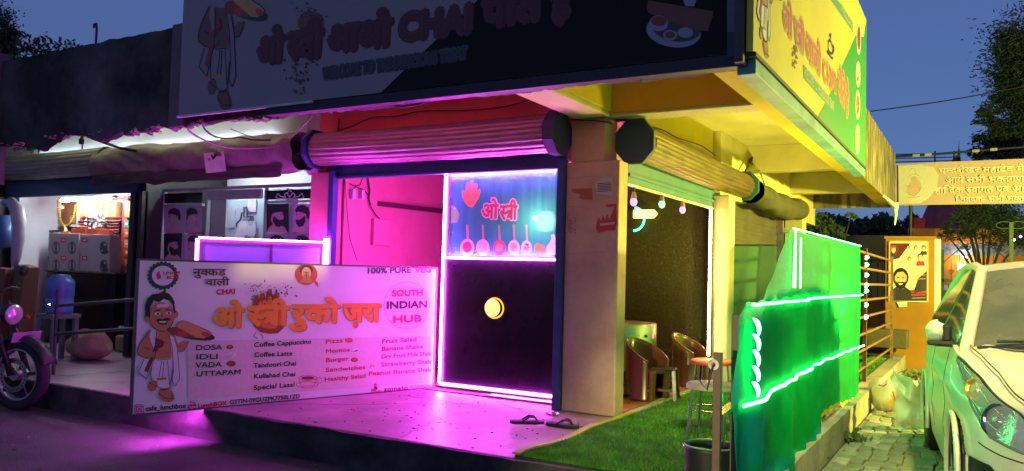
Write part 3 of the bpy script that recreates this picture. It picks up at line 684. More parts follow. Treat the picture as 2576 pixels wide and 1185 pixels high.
# ================================================================== MENU BOARD
TLb, BLb, BRb = V((-3.04, -2.33, 1.22)), at(330, 1045, z=0.0), at(1090, 975, z=0.0)
mbt = thing('menu_board', 'large white menu board lit magenta, standing on the platform edge', 'menu board', tuple(BLb))
Ub = (BRb - BLb).normalized(); ZB = V((0, 0, 1)); Nb = Ub.cross(ZB).normalized()
hb = at(334, 657, y=BLb.y).z + .015; Lb = (BRb - BLb).length
b = MB(); b.obox(BLb + Ub*Lb/2 + ZB*(hb/2) - Nb*.014, Ub*Lb/2, Nb*.012, ZB*(hb/2 - .004)); b.build('panel', M('white_flex', (.80, .78, .80), .33, var=.05, sc=2, bump=.06, bsc=4), mbt)
b = MB()
for k in (0, 1): b.obox(BLb + Ub*Lb/2 + ZB*(hb*k) - Nb*.016, Ub*Lb/2, Nb*.016, ZB*.008)
for k in (0, 1): b.obox(BLb + Ub*Lb*k + ZB*(hb/2) - Nb*.016, Ub*.010, Nb*.016, ZB*hb/2)
b.build('frame', M('board_edge', (.10, .08, .10), .5), mbt)
d = Decal(mbt, BLb, Ub, ZB)
f_peach = flat('peach', (.74, .60, .60)); d.poly([(472,858),(1085,846),(1085,962),(690,990),(472,1003)], f_peach, 1)
c2 = lambda x, y: (322 + .3588*x, 644 + .3588*y)
c3 = lambda x, y: (772.8 + .4565*x, 644 + .4565*y)
cook(d, lambda x, y: c2(x, y), 2)
# wreath logo
cu, cv = c2(245, 138)
d.poly(d.ell(cu, cv, 36, 33, 30), f_dgrn, 1); d.poly(d.ell(cu, cv, 28, 25, 30), flat('logo_white', (.75,.7,.78)), 2)
d.polys([d.ell(cu+35*math.cos(a), cv+32*math.sin(a), 6, 3.5, 8, rot=math.degrees(a)+50) for a in [6.283*i/22 for i in range(22)]], f_dgrn, 1, 'leaf_print')
d.text('UNCH', (410,691), (452,690), 8, f_red, .05); d.text('BOX', (418,702), (450,701), 8, f_red, .05); d.poly([(392,690),(400,680),(406,700),(396,704)], f_red, 3)
for t_, p0, p1, h, m in (('नु^ककड', (485,693), (567,693), 16, f_char), ('वाली', (516,718), (576,717), 15, f_char)):
    d.text(t_, p0, p1, h, f_pink, .08, 2); d.text(t_, p0, p1, h, m, .022, 4)
d.text('CHAI', (543,741), (592,739), 13, f_red, .05, 3)
# praying girl roundel
cu, cv = c2(1250, 128); d.poly(d.ell(cu, cv, 28, 27, 28), f_red, 1); d.poly(d.ell(cu, cv-10, 17, 15, 20), f_blk, 2); d.poly(d.ell(cu, cv-3, 12, 15, 20), f_skin2, 3)
d.poly([(cu-9,cv+8),(cu-3,cv-6),(cu,cv-8),(cu+3,cv-6),(cu+9,cv+8),(cu+18,cv+22),(cu-18,cv+22)], f_skin, 4); d.lines([[(cu-7,cv-6),(cu-2,cv-4)],[(cu+7,cv-6),(cu+2,cv-4)],[(cu,cv-6),(cu,cv+12)]], 1.2, f_blk, 5)
d.poly([(cu+18,cv+12),(cu+30,cv+22),(cu+30,cv+33),(cu+22,cv+24)], f_red, 1)
# burning hand behind the headline
fire = [(632,800),(628,780),(636,765),(640,745),(648,742),(652,752),(655,738),(664,736),(668,748),(674,728),(683,726),(686,745),(692,738),(700,744),(703,760),(716,768),(722,780),(722,800),(716,822),(700,838),(680,840),(655,836),(640,822)]
d.poly(fire, flat('ember', (.30,.05,.01)), 1); d.poly([(680+(x-680)*.72, 795+(y-795)*.72) for x, y in fire], flat('flame', (.72,.20,.02)), 2)
rr = random.Random(4)
d.polys([d.ell(640+rr.gauss(45,28), 735+rr.gauss(0,14), rr.uniform(.8,3.2), rr.uniform(.8,2.6), 7, rot=rr.uniform(0,90)) for _ in range(46)], f_mar, 2, 'ember_print')
d.polys([d.ell(640+rr.gauss(10,16), 725+rr.gauss(0,10), rr.uniform(.6,2), rr.uniform(.6,1.6), 7) for _ in range(20)], f_char, 2, 'smoke_print')
d.lines([[(643,836),(638,846),(648,852)],[(655,840),(662,848),(660,853)],[(716,740),(722,732),(724,742)],[(630,722),(640,716),(650,722),(658,712)]], 1.6, f_mar, 2)
f_hl = flat('headline_orange', (.84, .33, .02)); f_hls = flat('headline_shadow', (.45, .08, .03))
for t_, p0, p1, h in (('ओ', (534,822), (608,821), 46), ('^स~ी', (622,818), (722,816), 46), ('रुको', (732,812), (850,810), 44), ('ज़रा', (863,808), (953,806), 42)):
    d.text(t_, (p0[0]+2,p0[1]+2), (p1[0]+2,p1[1]+2), h, f_hls, .05, 3); d.text(t_, p0, p1, h, f_hl, .05, 5)
def menu(rows, m, h, halo=f_pink):
    for t_, p0, p1 in rows:
        d.text(t_, p0, p1, h, halo, .09, 2, n=6); d.text(t_, p0, p1, h, m, .035, 4, n=6)
menu([('DOSA', (491,881), (558,879)), ('IDLI', (491,904), (549,902)), ('VADA', (491,925), (557,922)), ('UTTAPAM', (492,947), (606,941))], f_dgrn, 12.5)
menu([('Coffee Cappuccino', (638,873), (783,864)), ('Coffee Latte', (638,898), (735,894)), ('Tandoori Chai', (637,925), (745,919)), ('Kullahad Chai', (637,952), (743,946)), ('Special Lassi', (637,981), (741,972))], f_dgrn, 11.5)
f_mr = flat('menu_red', (.62, .03, .12))
menu([('Pizza', (818,865), (862,861)), ('Momos', (818,889), (880,884)), ('Burger', (818,911), (876,907)), ('Sandwiches', (818,936), (919,928)), ('Healthy Salad', (815,960), (920,950)),
      ('Fruit Salad', (959,864), (1048,858)), ('Banana Shake', (959,883), (1064,876)), ('Dry Fruit Milk Shak', (958,902), (1084,894)), ('Strawberry Shak', (958,922), (1084,914)), ('Peanut Banana Shak', (926,945), (1084,934))], f_mr, 10.5)
for u, v, r1, m1, m2 in ((578,873,9,f_brn,f_skin), (583,893,11,f_wht,f_cream), (581,915,12,f_brn,f_red), (877,856,10,f_red,f_org), (895,881,8,f_wht,f_char), (891,905,9,f_brn,f_org), (936,920,9,f_cream,f_red)):
    d.poly(d.ell(u, v, r1, r1*.62, 16), m1, 3, 'food_print'); d.polys([d.ell(u+rr.uniform(-r1*.6,r1*.6), v+rr.uniform(-r1*.35,r1*.35), r1*.22, r1*.16, 7) for _ in range(6)], m2, 4, 'food_print')
d.lines([[(752,955),(757,972),(790,970),(797,950)],d.ell(774,951,23,6,18)+[(797,951)],d.ell(772,968,27,8,18)+[(799,968)],d.ell(803,957,6,7,12)], 1.3, f_mr, 3)
d.poly(d.ell(774,951,17,4,14), f_dred, 3)
d.text('100% PURE', (920,688), (1034,686), 15, f_wht, .09, 2); d.text('100% PURE', (920,688), (1034,686), 15, f_char, .04, 4); d.text('VEG', (1043,686), (1085,685), 15, flat('violet', (.30,.08,.40)), .04, 4)
f_sk = flat('sketch', (.40, .22, .34))
d.lines([d.ell(1023,768,57,60,40)+[(1080,768)]], 1.0, f_sk, 2); d.lines([d.ell(1023,768,57*math.cos(R(a)),6,26) for a in (62,)] + [d.ell(1023, 768+60*math.sin(R(a)), 57*math.cos(R(a)), 5, 24) for a in (-58,-40,-20,20,42,60)], .7, f_sk, 2)
f_hub = flat('hub_red', (.75,.03,.10))
for t_, p0, p1, h, m in (('SOUTH', (985,745), (1064,743), 15, f_hub), ('INDIAN', (971,776), (1075,773), 17, f_char), ('HUB', (987,812), (1060,808), 17, f_hub)):
    d.text(t_, p0, p1, h, f_pink, .16, 3); d.text(t_, p0, p1, h, m, .05, 5)
d.text('cafe_lunchbox', (365,1034), (467,1026), 12, f_char, .04, 3)
for k, r_, m in ((0, 12, flat('icon_pink', (.55,.06,.25))), (1, 9.5, f_wht), (2, 8, flat('icon_pink', (.55,.06,.25)))):
    d.poly([(350+r_*x, 1029+r_*y) for x, y in ((-1,-.7),(-.7,-1),(.7,-1),(1,-.7),(1,.7),(.7,1),(-.7,1),(-1,.7))], m, 2+k)
d.lines([d.ell(350,1029,4.5,4.5,14)+[(354.5,1029)]], 1.5, f_wht, 5)
d.text('You', (476,1016), (491,1015), 7, f_red, .03); d.poly([(472,1018),(494,1016),(494,1028),(472,1030)], f_red, 2); d.text('Tube', (474,1028), (492,1026), 7, f_pink, .03, 3)
d.text('LunchBOX', (497,1026), (570,1018), 10, f_red, .06, 3)
d.text('GSTIN-09GUZPK7750L1ZD', (577,1017), (754,1001), 10.5, f_pink, .09, 2, n=6); d.text('GSTIN-09GUZPK7750L1ZD', (577,1017), (754,1001), 10.5, f_char, .035, 4, n=6)
d.text('zomato', (965,984), (1026,979), 9, flat('plum', (.32,.03,.14)), .05); d.text('SWIGGY', (1031,980), (1083,976), 9, flat('mauve', (.45,.15,.4)), .03)
d.poly([(932,985),(934,978),(944,978),(948,984),(956,980),(957,986)], f_hub, 3); d.poly(d.ell(944,968,4,4,10), f_hub, 3); d.poly([(940,972),(948,972),(950,980),(941,980)], flat('navy_ink',(.03,.04,.2)), 3); d.lines([d.ell(937,986,3.4,3.4,10), d.ell(956,986,3.4,3.4,10)], 1, f_char, 3)

# ================================================================== FRONT SIGNBOARD
sg = thing('front_signboard', 'huge unlit signboard, half white half black, over the cafe front', 'signboard', (-3.66, -1.55, 2.53))
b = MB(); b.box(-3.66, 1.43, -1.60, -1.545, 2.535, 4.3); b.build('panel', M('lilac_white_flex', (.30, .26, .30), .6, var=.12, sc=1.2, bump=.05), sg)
b = MB(); b.box(-3.67, -2.0, -1.612, -1.585, 2.515, 2.533); b.build('edge_strip', M('pale_edge', (.7, .6, .7), .5), sg)
b = MB(); b.box(-2.55, 1.43, -1.59, -1.50, 2.455, 2.53); b.build('lower_frame', M('navy_frame', (.02, .02, .045), .6), sg)
b = MB(); b.box(1.40, 1.452, -1.66, -1.55, 2.46, 4.3); b.build('corner_post', M('corner_steel', (.07, .055, .06), .6), sg)
fd = Decal(sg, (-3.66, -1.6005, 2.53), (1, 0, 0), (0, 0, 1))
g2 = lambda x, y: (450.8 + .3369*x, .3369*y)
g3 = lambda x, y: (1159 + .3369*x, .3369*y)
def wpoly(dc, pts, m, lay, nm='print'): dc.poly(pts, m, lay, nm)
q = fd.px(963, 243); top = 1.76
mb = MB(); e0 = fd.px(963, 243); e1 = fd.px(1192, 20); sl_ = (e1[0]-e0[0])/(e1[1]-e0[1])
mb.add([fd.w(e0[0] - .02, .005, .002), fd.w(5.06, .005, .002), fd.w(5.06, top, .002), fd.w(e0[0] + sl_*(top - e0[1]), top, .002)], [(0,1,2,3)])
mb.build('black_field', flat('sign_black', (.004, .004, .005), .85), sg)
cook(fd, lambda x, y: g2(145 + .954*(x-65), 60 + 1.545*(y-530)), 2, head=False, lw=1.6, sk=flat('sign_skin', (.16, .07, .06)), wh=flat('sign_white', (.24, .21, .25)))  # darker skin and white for the figure on this sign
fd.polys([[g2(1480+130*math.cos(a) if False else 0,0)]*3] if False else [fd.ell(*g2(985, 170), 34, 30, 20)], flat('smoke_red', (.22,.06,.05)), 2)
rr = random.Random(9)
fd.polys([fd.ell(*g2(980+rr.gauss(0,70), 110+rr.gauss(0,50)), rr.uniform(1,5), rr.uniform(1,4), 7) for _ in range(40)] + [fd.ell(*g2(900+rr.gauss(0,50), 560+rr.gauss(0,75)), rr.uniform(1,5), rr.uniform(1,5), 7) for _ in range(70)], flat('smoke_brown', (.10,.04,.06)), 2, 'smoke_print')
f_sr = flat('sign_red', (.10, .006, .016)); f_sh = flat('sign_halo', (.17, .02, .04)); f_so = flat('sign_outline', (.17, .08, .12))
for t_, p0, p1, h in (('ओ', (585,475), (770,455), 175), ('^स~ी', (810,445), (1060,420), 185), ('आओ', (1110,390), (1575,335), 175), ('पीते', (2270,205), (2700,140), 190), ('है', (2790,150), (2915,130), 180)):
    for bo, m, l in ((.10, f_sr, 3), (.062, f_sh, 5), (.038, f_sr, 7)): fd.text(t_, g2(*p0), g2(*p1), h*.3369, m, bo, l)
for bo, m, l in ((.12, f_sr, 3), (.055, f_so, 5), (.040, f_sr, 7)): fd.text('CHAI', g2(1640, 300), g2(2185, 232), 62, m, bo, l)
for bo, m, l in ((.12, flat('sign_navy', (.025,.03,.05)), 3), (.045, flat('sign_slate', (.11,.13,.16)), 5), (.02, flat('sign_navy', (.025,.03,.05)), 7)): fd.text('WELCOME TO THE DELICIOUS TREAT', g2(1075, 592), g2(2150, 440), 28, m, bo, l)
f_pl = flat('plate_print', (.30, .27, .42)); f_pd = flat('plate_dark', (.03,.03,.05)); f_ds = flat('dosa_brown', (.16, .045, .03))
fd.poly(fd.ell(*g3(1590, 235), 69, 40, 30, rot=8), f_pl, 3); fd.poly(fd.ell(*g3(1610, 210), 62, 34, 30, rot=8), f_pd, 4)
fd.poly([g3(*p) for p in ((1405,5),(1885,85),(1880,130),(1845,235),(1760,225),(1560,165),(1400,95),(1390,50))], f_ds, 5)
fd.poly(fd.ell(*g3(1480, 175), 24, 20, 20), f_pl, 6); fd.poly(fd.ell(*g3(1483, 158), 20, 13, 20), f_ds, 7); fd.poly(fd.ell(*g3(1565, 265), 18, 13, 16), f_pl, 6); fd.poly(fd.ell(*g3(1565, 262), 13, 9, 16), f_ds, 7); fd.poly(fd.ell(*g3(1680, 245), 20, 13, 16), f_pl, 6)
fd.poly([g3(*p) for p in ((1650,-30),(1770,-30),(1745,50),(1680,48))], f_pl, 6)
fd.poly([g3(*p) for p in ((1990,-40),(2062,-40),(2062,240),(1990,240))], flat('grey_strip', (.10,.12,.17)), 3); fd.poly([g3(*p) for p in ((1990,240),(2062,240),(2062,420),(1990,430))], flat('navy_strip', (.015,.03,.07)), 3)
b = MB(); b.tube([at(478, 30, y=-1.57), at(486, 60, y=-1.57), at(482, 100, y=-1.57), at(487, 140, y=-1.57), at(486, 165, y=-1.57)], [.012, .016, .02, .014, .01], 6); b.build('loose_strip', m_wire, sg)

# ================================================================== SIDE SIGNBOARD
sy = thing('side_signboard', 'yellow and green signboard facing the lane, lit from the right', 'signboard', (1.45, -1.55, 2.5))
yb, yt = 2.53, 4.27
b = MB(); b.box(1.46, 1.50, -1.62, 3.80, yb, yt); b.build('panel', M('yellow_flex', (.72, .62, .03), .45, col2=(.62, .55, .05), sc=1.0, bump=.08, bsc=5), sy)
b = MB(); b.box(1.39, 1.50, -1.55, 3.75, 2.41, 2.50); b.build('lower_rail', M('aqua_rail', (.16, .42, .46), .55, col2=(.07,.2,.26), sc=3), sy, bevel=.004)
b = MB(); b.box(1.45, 1.512, -1.60, 3.80, 2.503, 2.527); b.build('dark_gap_strip', M('dark_strip', (.05, .05, .03), .7), sy)
yd = Decal(sy, (1.501, -1.62, 2.53), (0, 1, 0), (0, 0, 1))
h4 = lambda x, y: (1803 + .4457*x, .4457*y)
def yw(pts, mat, lay, nm='print'):
    mb = MB(); mb.add([(1.5 + lay*.002, y, z) for y, z in pts], [tuple(range(len(pts)))]); mb.build(nm, mat, sy)
ge = [yd.px(*h4(785, 200)), yd.px(*h4(700, 390)), yd.px(*h4(640, 530)), yd.px(*h4(570, 660))]
ge = [(a-1.62, c+2.53) for a, c in ge]
f_sg = flat('sign_green', (.045, .30, .04)); f_slb = flat('sign_lime', (.62, .62, .02))
ge = [(min(a, 3.7), c) for a, c in ge]; ge.sort(key=lambda p: p[1])
yw([(ge[0][0], 2.53), (3.80, 2.53), (3.80, 4.27)] + [(3.55, 4.0)] + ge[::-1], f_sg, 1, 'green_field')
for (u, v, rv), m in zip(((801,215,95),(797,420,75),(795,592,85),(794,785,85)), (f_brn, f_wht, f_skin, f_cream)):
    cc = h4(u, v); yd.poly(yd.ell(*cc, 5.5, rv*.4457, 22), f_wht, 3, 'plate_print'); yd.poly(yd.ell(*cc, 4, rv*.33, 18), m, 4, 'food_print')
    yd.polys([yd.ell(cc[0]+rr.uniform(-3,3), cc[1]+rr.uniform(-.22,.22)*rv, 1.1, 4, 6) for _ in range(9)], f_red, 5, 'food_print')
f_yr = flat('faded_sign_red', (.55,.16,.10)); f_yh = flat('sign_peach', (.62,.40,.22))
for t_, p0, p1, h in (('ओ ^स~ी', (372,150), (492,300), 130), ('आओ', (500,310), (585,420), 125), ('CHAI', (597,440), (672,525), 110), ('पीते है', (682,540), (742,640), 130)):
    for bo, m, l in ((.13, f_yh, 3), (.03, f_yr, 5)): yd.text(t_, h4(*p0), h4(*p1), h*.4457, m, bo, l)
f_bt = flat('banner_teal', (.16,.36,.22)); f_bw = flat('banner_pale', (.55,.65,.40))
yd.poly([h4(488,362), h4(662,580), h4(660,635), h4(488,440)], f_bt, 2, 'strip_print'); yd.text('WELCOME TO THE DELICIOUS TREAT', h4(492,432), h4(658,622), 26, f_bw, .02, 4)
yd.poly([h4(640,-60), h4(770,125), h4(768,182), h4(640,-5)], f_bt, 2, 'strip_print'); yd.text('WELCOME', h4(700,60), h4(766,168), 22, f_bw, .02, 4)
cook(yd, lambda x, y: h4(222 + (x-65)*.26, 300 - (1020-y)*.95 + (x-200)*.3), 2, head=False, lw=.7)
yd.polys([yd.ell(*h4(440+rr.gauss(0,9), 300+rr.gauss(0,45)), rr.uniform(.8,2.2), rr.uniform(1,5), 7) for _ in range(40)], f_brn, 2, 'smoke_print')
yd.lines([[h4(*p) for p in ((628,235),(640,225),(652,262),(654,300),(640,302),(628,280),(628,235))], [h4(*p) for p in ((640,222),(645,195),(634,200))], [h4(*p) for p in ((655,255),(662,275),(656,300))], [h4(*p) for p in ((622,290),(645,325),(655,330))]], 1.1, f_char, 3)

# ================================================================== LEFT SHOPS
ls_ = thing('shop_row', 'older shop row left of the cafe with white upper wall and dark piers', 'building', (-7, 0, 0))
b = MB(); b.box(-12, -3.72, .09, .2, 2.30, 2.90); b.build('upper_wall', M('white_board', (.62, .66, .70), .6, var=.12, sc=1.6, bump=.05), ls_)
b = MB(); b.box(-12, -7.4, -1.36, 0, 2.90, 3.0); b.build('canopy_slab', m_soffit, ls_)
b = MB(); b.box(-12, -3.7, .1, 3.3, 2.62, 2.7); b.build('roof', m_white, ls_)
b = MB(); p = at(206, 400, y=.085); b.bar((p.x, .082, 2.3), (p.x, .082, 2.88), .02, .01); b.build('board_joint', m_frame, ls_)
b = MB()
for u, v in ((188,392),(233,388),(290,386),(325,380),(358,377),(390,376)):
    p = at(u, v, y=.085); b.box(p.x-.012, p.x+.012, .08, .09, p.z-.012, p.z+.012)
tag(b.build('screw_head', m_frame, ls_), kind='stuff')
b = MB(); b.box(-6.56, -6.42, .05, 3.2, 0, 2.62); b.build('party_wall', m_dark, ls_)
b = MB(); b.box(-9.5, -9.38, .1, 1.0, 0, 2.62); b.build('end_wall', m_white, ls_)
b = MB(); b.box(-9.8, -6.5, 1.0, 1.1, 0, 2.62); b.build('rear_wall', m_white, ls_)
b = MB(); b.box(-6.5, -3.56, 1.3, 1.4, 0, 2.62); b.build('rear_wall', m_white, ls_)
b = MB(); b.box(-3.70, -3.57, .16, 3.1, 0, 2.62); b.build('barber_side_wall', m_white, ls_)
b = MB(); b.box(-7.06, -6.86, -1.62, -1.42, 2.02, 3.5); b.build('far_left_post', M('far_post', (.18,.12,.16), .9, sc=6, bump=.4), ls_)
b = MB(); b.tube([at(228, 346, y=-.9), at(300, 372, y=-.4), at(345, 380, y=-.3)], .018, 6); b.build('bent_pipe', m_frame, ls_)
b = MB(); b.box(-8.9, -4.2, .06, .085, 2.60, 2.625); b.build('hidden_fill_tube', E('hidden_fill_tube', (.78, .88, 1), 48), ls_)  # unseen tube added behind the tarpaulin roll to brighten the upper wall
# barber shutter wrapped in tarpaulin
tp = thing('tarpaulin_roll', 'rolled shutter wrapped in grey-brown tarpaulin above the barber shop', 'tarpaulin', (-5.2, -.1, 2.4))
def tf_(a, c):
    x = -7.05 + 3.50*a; an = 2*math.pi*c
    rad = .20 + .035*noise.noise(V((x*1.4, math.cos(an)*1.2, math.sin(an)*1.2))) + .022*noise.noise(V((x*4 + 2*math.sin(an), math.cos(an)*2.5, 4))) + .010*abs(noise.noise(V((x*11, an*2, 1))))
    z = 2.42 + rad*math.sin(an)*1.0; y = -.12 + rad*math.cos(an)*1.05
    if math.sin(an) < -.3: z -= .06*max(0, noise.noise(V((x*1.1, 5, 2))) + .3)
    return (x, y, z)
b = MB(); b.grid(200, 44, tf_); b.build('wrap', M('tarpaulin', (.30, .27, .26), .5, col2=(.14, .125, .12), sc=3, bump=.5, bsc=10, contrast=(.3, .7)), tp, smooth=True)
b = MB(); b.grid(60, 8, lambda a, c: (-7.0+3.3*a, -.30 + .03*noise.noise(V((a*14, c*2, 1))), 2.26 - .13*c - .06*max(0, noise.noise(V((a*9, 1, 1)))))); b.build('loose_flap', M('tarpaulin_dark', (.06, .05, .055), .7, bump=.3), tp, smooth=True, solid=.006)
b = MB(); p0, p1 = at(515, 386, y=-.34), at(563, 433, y=-.34); b.grid(10, 6, lambda a, c: (p0.x + (p1.x-p0.x)*c + .03*a, -.355 + .016*math.sin(c*3) + .02*a, p0.z + (p1.z-p0.z)*a + .012*c)); b.build('paper_notice', M('paper', (.80, .80, .82), .7, bump=.05), tp, smooth=True)
b = MB(); q = at(532, 388, y=-.375); b.prism([(q.x-.02, -.368, q.z), (q.x+.03, -.368, q.z-.02), (q.x+.09, -.368, q.z+.01), (q.x+.05, -.368, q.z-.05), (q.x+.02, -.368, q.z-.06), (q.x+.0, -.368, q.z-.04)], (0, -.002, 0)); b.build('paper_tear', m_dark, tp)
# shop front of the barber
bs = thing('barber_shopfront', 'aluminium barber shopfront with hairstyle posters and a glazed door', 'shopfront', (-5, .3, 0))
kx = lambda x, y: (322 + .3588*x, 257.6 + .3588*y)
b = MB()
for x0, x1, y0, y1 in ((190,250,620,1115),(520,560,600,1115),(925,965,590,1115),(1290,1330,580,1115),(383,389,730,1115),(1132,1140,710,1115)):
    a = kx(x0, y0); c = kx(x1, y1); pbox(b, a[0], a[1], c[0], 760 if x1-x0 > 10 else 700, .30, .05)
b.build('mullion', m_alu, bs)
for x0, x1, y0, y1 in ((250,520,708,732),(965,1290,682,706),(556,930,605,684),(556,930,1000,1400),(240,1300,585,608)):
    b = MB(); a = kx(x0, y0); c = kx(x1, y1); pbox(b, a[0], a[1], c[0], c[1], .305, .04); b.build('rail', m_alu, bs)
for x0, x1, y0, y1, nm in ((250,520,630,708,'header_panel'),(965,1290,606,682,'header_panel')):
    b = MB(); a = kx(x0, y0); c = kx(x1, y1); pbox(b, a[0], a[1], c[0], c[1], .32, .02); b.build(nm, m_black, bs)
bd = Decal(bs, (-6.4, .318, 0), (1, 0, 0), (0, 0, 1))
f_sil = flat('silver_print', (.5,.5,.55)); f_gp = flat('photo_grey', (.30,.30,.36)); f_gd = flat('photo_dark', (.02,.02,.03)); f_gs = flat('photo_skin', (.45,.33,.33)); f_lil = flat('photo_lilac', (.42,.38,.50))
cu, cv = kx(1135, 655)
bd.lines([[(cu+s*x, cv+y) for x, y in ((0,4),(8,-8),(14,-2),(10,4),(22,2),(30,-6),(36,4),(28,7),(10,8),(0,6))] for s in (-1, 1)] + [bd.ell(cu, cv-6, 5, 7, 12)], 1.5, f_sil, 2)
def head_photo(x0, y0, x1, y1, flip=1, beard=False, dy=0, bg=f_lil):
    a = kx(x0, y0); c = kx(x1, y1); w_, h_ = c[0]-a[0], c[1]-a[1]; f = lambda x, y: (a[0] + w_*(x if flip > 0 else 1-x), a[1] + h_*y)
    bd.poly([f(0,0),f(1,0),f(1,1),f(0,1)], bg, 1, 'photo_print')
    bd.poly([f(.05,1),(f(.2,.8)),f(.38,.75),f(.42,.6),f(.25,.58),f(.22,.45),f(.28,.3),f(.45,.2),f(.7,.22),f(.82,.4),f(.8,.6),f(.72,.72),f(.9,.85),f(1,1)], f_gs, 2, 'photo_print')
    bd.poly([f(.26,.32),f(.22,.2),f(.35,.08),f(.6,.04),f(.85,.14),f(.92,.35),f(.86,.55),f(.78,.5),f(.74,.36),f(.55,.3),f(.35,.28)], f_gd, 3, 'photo_print')
    if beard: bd.poly([f(.24,.56),f(.4,.58),f(.55,.5),f(.68,.42),f(.72,.6),f(.6,.78),f(.4,.82),f(.28,.7)], f_gd, 3, 'photo_print')
    bd.lines([[f(.25,.38),f(.35,.37)],[f(.36,.56),f(.26,.57)]], 1.2, f_gd, 4)
head_photo(252, 732, 383, 915); head_photo(389, 732, 520, 915, -1, bg=f_gp); head_photo(252, 922, 383, 1112, -1, True, bg=f_gd); head_photo(389, 922, 520, 1112, 1, bg=f_lil)
head_photo(972, 710, 1128, 912, -1, True, bg=f_gd); head_photo(1140, 710, 1288, 912, 1, True, bg=f_lil); head_photo(972, 920, 1128, 1112, -1, bg=f_gp); head_photo(1140, 920, 1288, 1112, 1, True, bg=f_gp)
# behind the door glass: lit white cabinet
b = MB(); a = kx(580, 684); c = kx(905, 1000); pbox(b, a[0], a[1], c[0], c[1], .325, .004)
b.build('door_glass', gl, bs)
bi = thing('barber_cabinet', 'pale lit cabinet with papers and cables behind the barber door glass', 'cabinet', (-5, .8, 0))
b = MB(); a = kx(682, 600); c = kx(1000, 1000); pbox(b, a[0], a[1], c[0]+40, 760, .8, .2); b.build('body', M('pale_blue_panel', (.42, .55, .60), .6, var=.1, sc=3, bump=.05), bi)
b = MB(); a = kx(838, 680); c = kx(900, 768); pbox(b, a[0], a[1], c[0], c[1], .785, .01); b.build('paper', MC['paper'], bi)
b = MB(); a = kx(690, 755); c = kx(750, 880); pbox(b, a[0], a[1], c[0], c[1], .788, .008); b.build('leaflet', M('grey_paper', (.5, .6, .62), .7), bi)
b = MB()
for pts in ([(810,740),(830,735),(838,800),(860,795),(868,840),(850,860)], [(800,770),(790,820),(760,850),(770,900)], [(840,800),(875,800),(880,850),(860,865),(845,840),(860,810)], [(815,735),(812,800),(835,805),(832,740)]):
    b.tube([at(*kx(*p), y=.77) for p in pts], .012, 5)
b.build('cable', m_frame, bi)
b = MB(); pp = [at(*kx(x, y), y=.76) for x, y in ((765,880),(790,830),(830,835),(890,830),(895,920),(870,960),(830,925),(790,960),(760,940),(745,950))]; b.prism(pp, (0, .01, 0)); b.build('white_cloth', M('white_rag', (.8, .82, .82), .8), bi)
b = MB(); b.box(-5.9, -5.1, .5, .54, 2.50, 2.54); b.build('tube_light', E('assumed_barber_tube', (.80, .92, 1), 110), bi)  # unseen tube, assumed as the source of the light behind the door

# partition of frosted glass with LED outline, running forward from the cafe jamb
q0, q1 = at(500, 598, z=1.45), at(820, 610, z=1.45); q0.z = q1.z = 0; U2 = (q1-q0).normalized(); L2 = (q1-q0).length; N2 = U2.cross(ZB)
gp = thing('glass_screen', 'low frosted blue glass screen outlined by magenta LED behind the menu board', 'screen', tuple(q0))
b = MB()
b.obox(q0 + U2*L2/2 + ZB*1.42, U2*L2/2, N2*.018, ZB*.018); b.obox(q0 + U2*L2/2 + ZB*.06, U2*L2/2, N2*.018, ZB*.018)
for t_ in (.03, L2*.56, L2-.03): b.obox(q0 + U2*t_ + ZB*.72, U2*.014, N2*.016, ZB*.70)
b.build('frame', M('plum_steel', (.08, .04, .08), .4), gp)
m_fr = M('frosted_blue_glass', (.20, .32, .55), .25, var=.15, sc=1.5, bump=.03)
for t0, t1 in ((.045, L2*.56-.014), (L2*.56+.014, L2-.045)):
    b = MB(); b.obox(q0 + U2*(t0+t1)/2 + ZB*.74, U2*(t1-t0)/2, N2*.004, ZB*.66); b.build('pane', m_fr, gp)
led(q0 + N2*.03 + ZB*1.45, q1 + N2*.03 + ZB*1.45, e_magp, gp, .016); led(q0 + N2*.03 + ZB*.06 - U2*.01, q0 + N2*.03 + ZB*1.44 - U2*.01, e_magw, gp, .026)
led(q1 + N2*.04 + ZB*.08, q1 + N2*.04 + ZB*1.49, e_magp, gp, .042)

# ------------------------------------------------------------------ hardware shop interior
kh = lambda x, y: (.3262*x, 322 + .3262*y)
def YS(y): return .55 + (y-1.2)*.16 if y > 1 else .44
def hb_(x0, y0, x1, y1, Y, dep, name, mat, parent=None, bevel=0, lab=None, cat=None, grp=None):
    if Y > 1: dep *= .22
    Y = YS(Y); b = MB(); a = kh(x0, y0); c = kh(x1, y1); pbox(b, a[0], a[1], c[0], c[1], Y, dep)
    if parent is None and lab:
        xs = [v[0] for v in b.v]; ys = [v[1] for v in b.v]; zs = [v[2] for v in b.v]; cc = V((sum(xs)/8, sum(ys)/8, min(zs)))
        b.v = [(x-cc.x, y-cc.y, z-cc.z) for x, y, z in b.v]; o = b.build(name, mat, None, bevel=bevel); o.location = cc; return tag(o, lab, cat, grp)
    return b.build(name, mat, parent, bevel=bevel)
m_rsh = M('red_shelf', (.50, .04, .05), .6, var=.2); m_whs = M('shelf_back', (.55, .52, .5), .8)
hr = thing('wall_rack', 'red edged wall rack packed with stock in the hardware shop', 'shelf', (-7.6, 2.2, 0))
b = MB(); a = kh(560, 520); c = kh(1120, 1400); pbox(b, a[0], a[1], c[0], 800, .88, .03); b.build('back_panel', m_whs, hr)
for x in (594, 945, 1050): hb_(x-6, 530, x+6, 1500, 2.2, .5, 'upright', m_rsh, hr)
for y in (545, 692, 850, 996, 1140): hb_(600, y-5, 1044, y+5, 2.21, .5, 'shelf_board', m_rsh, hr)
rb = random.Random(12)
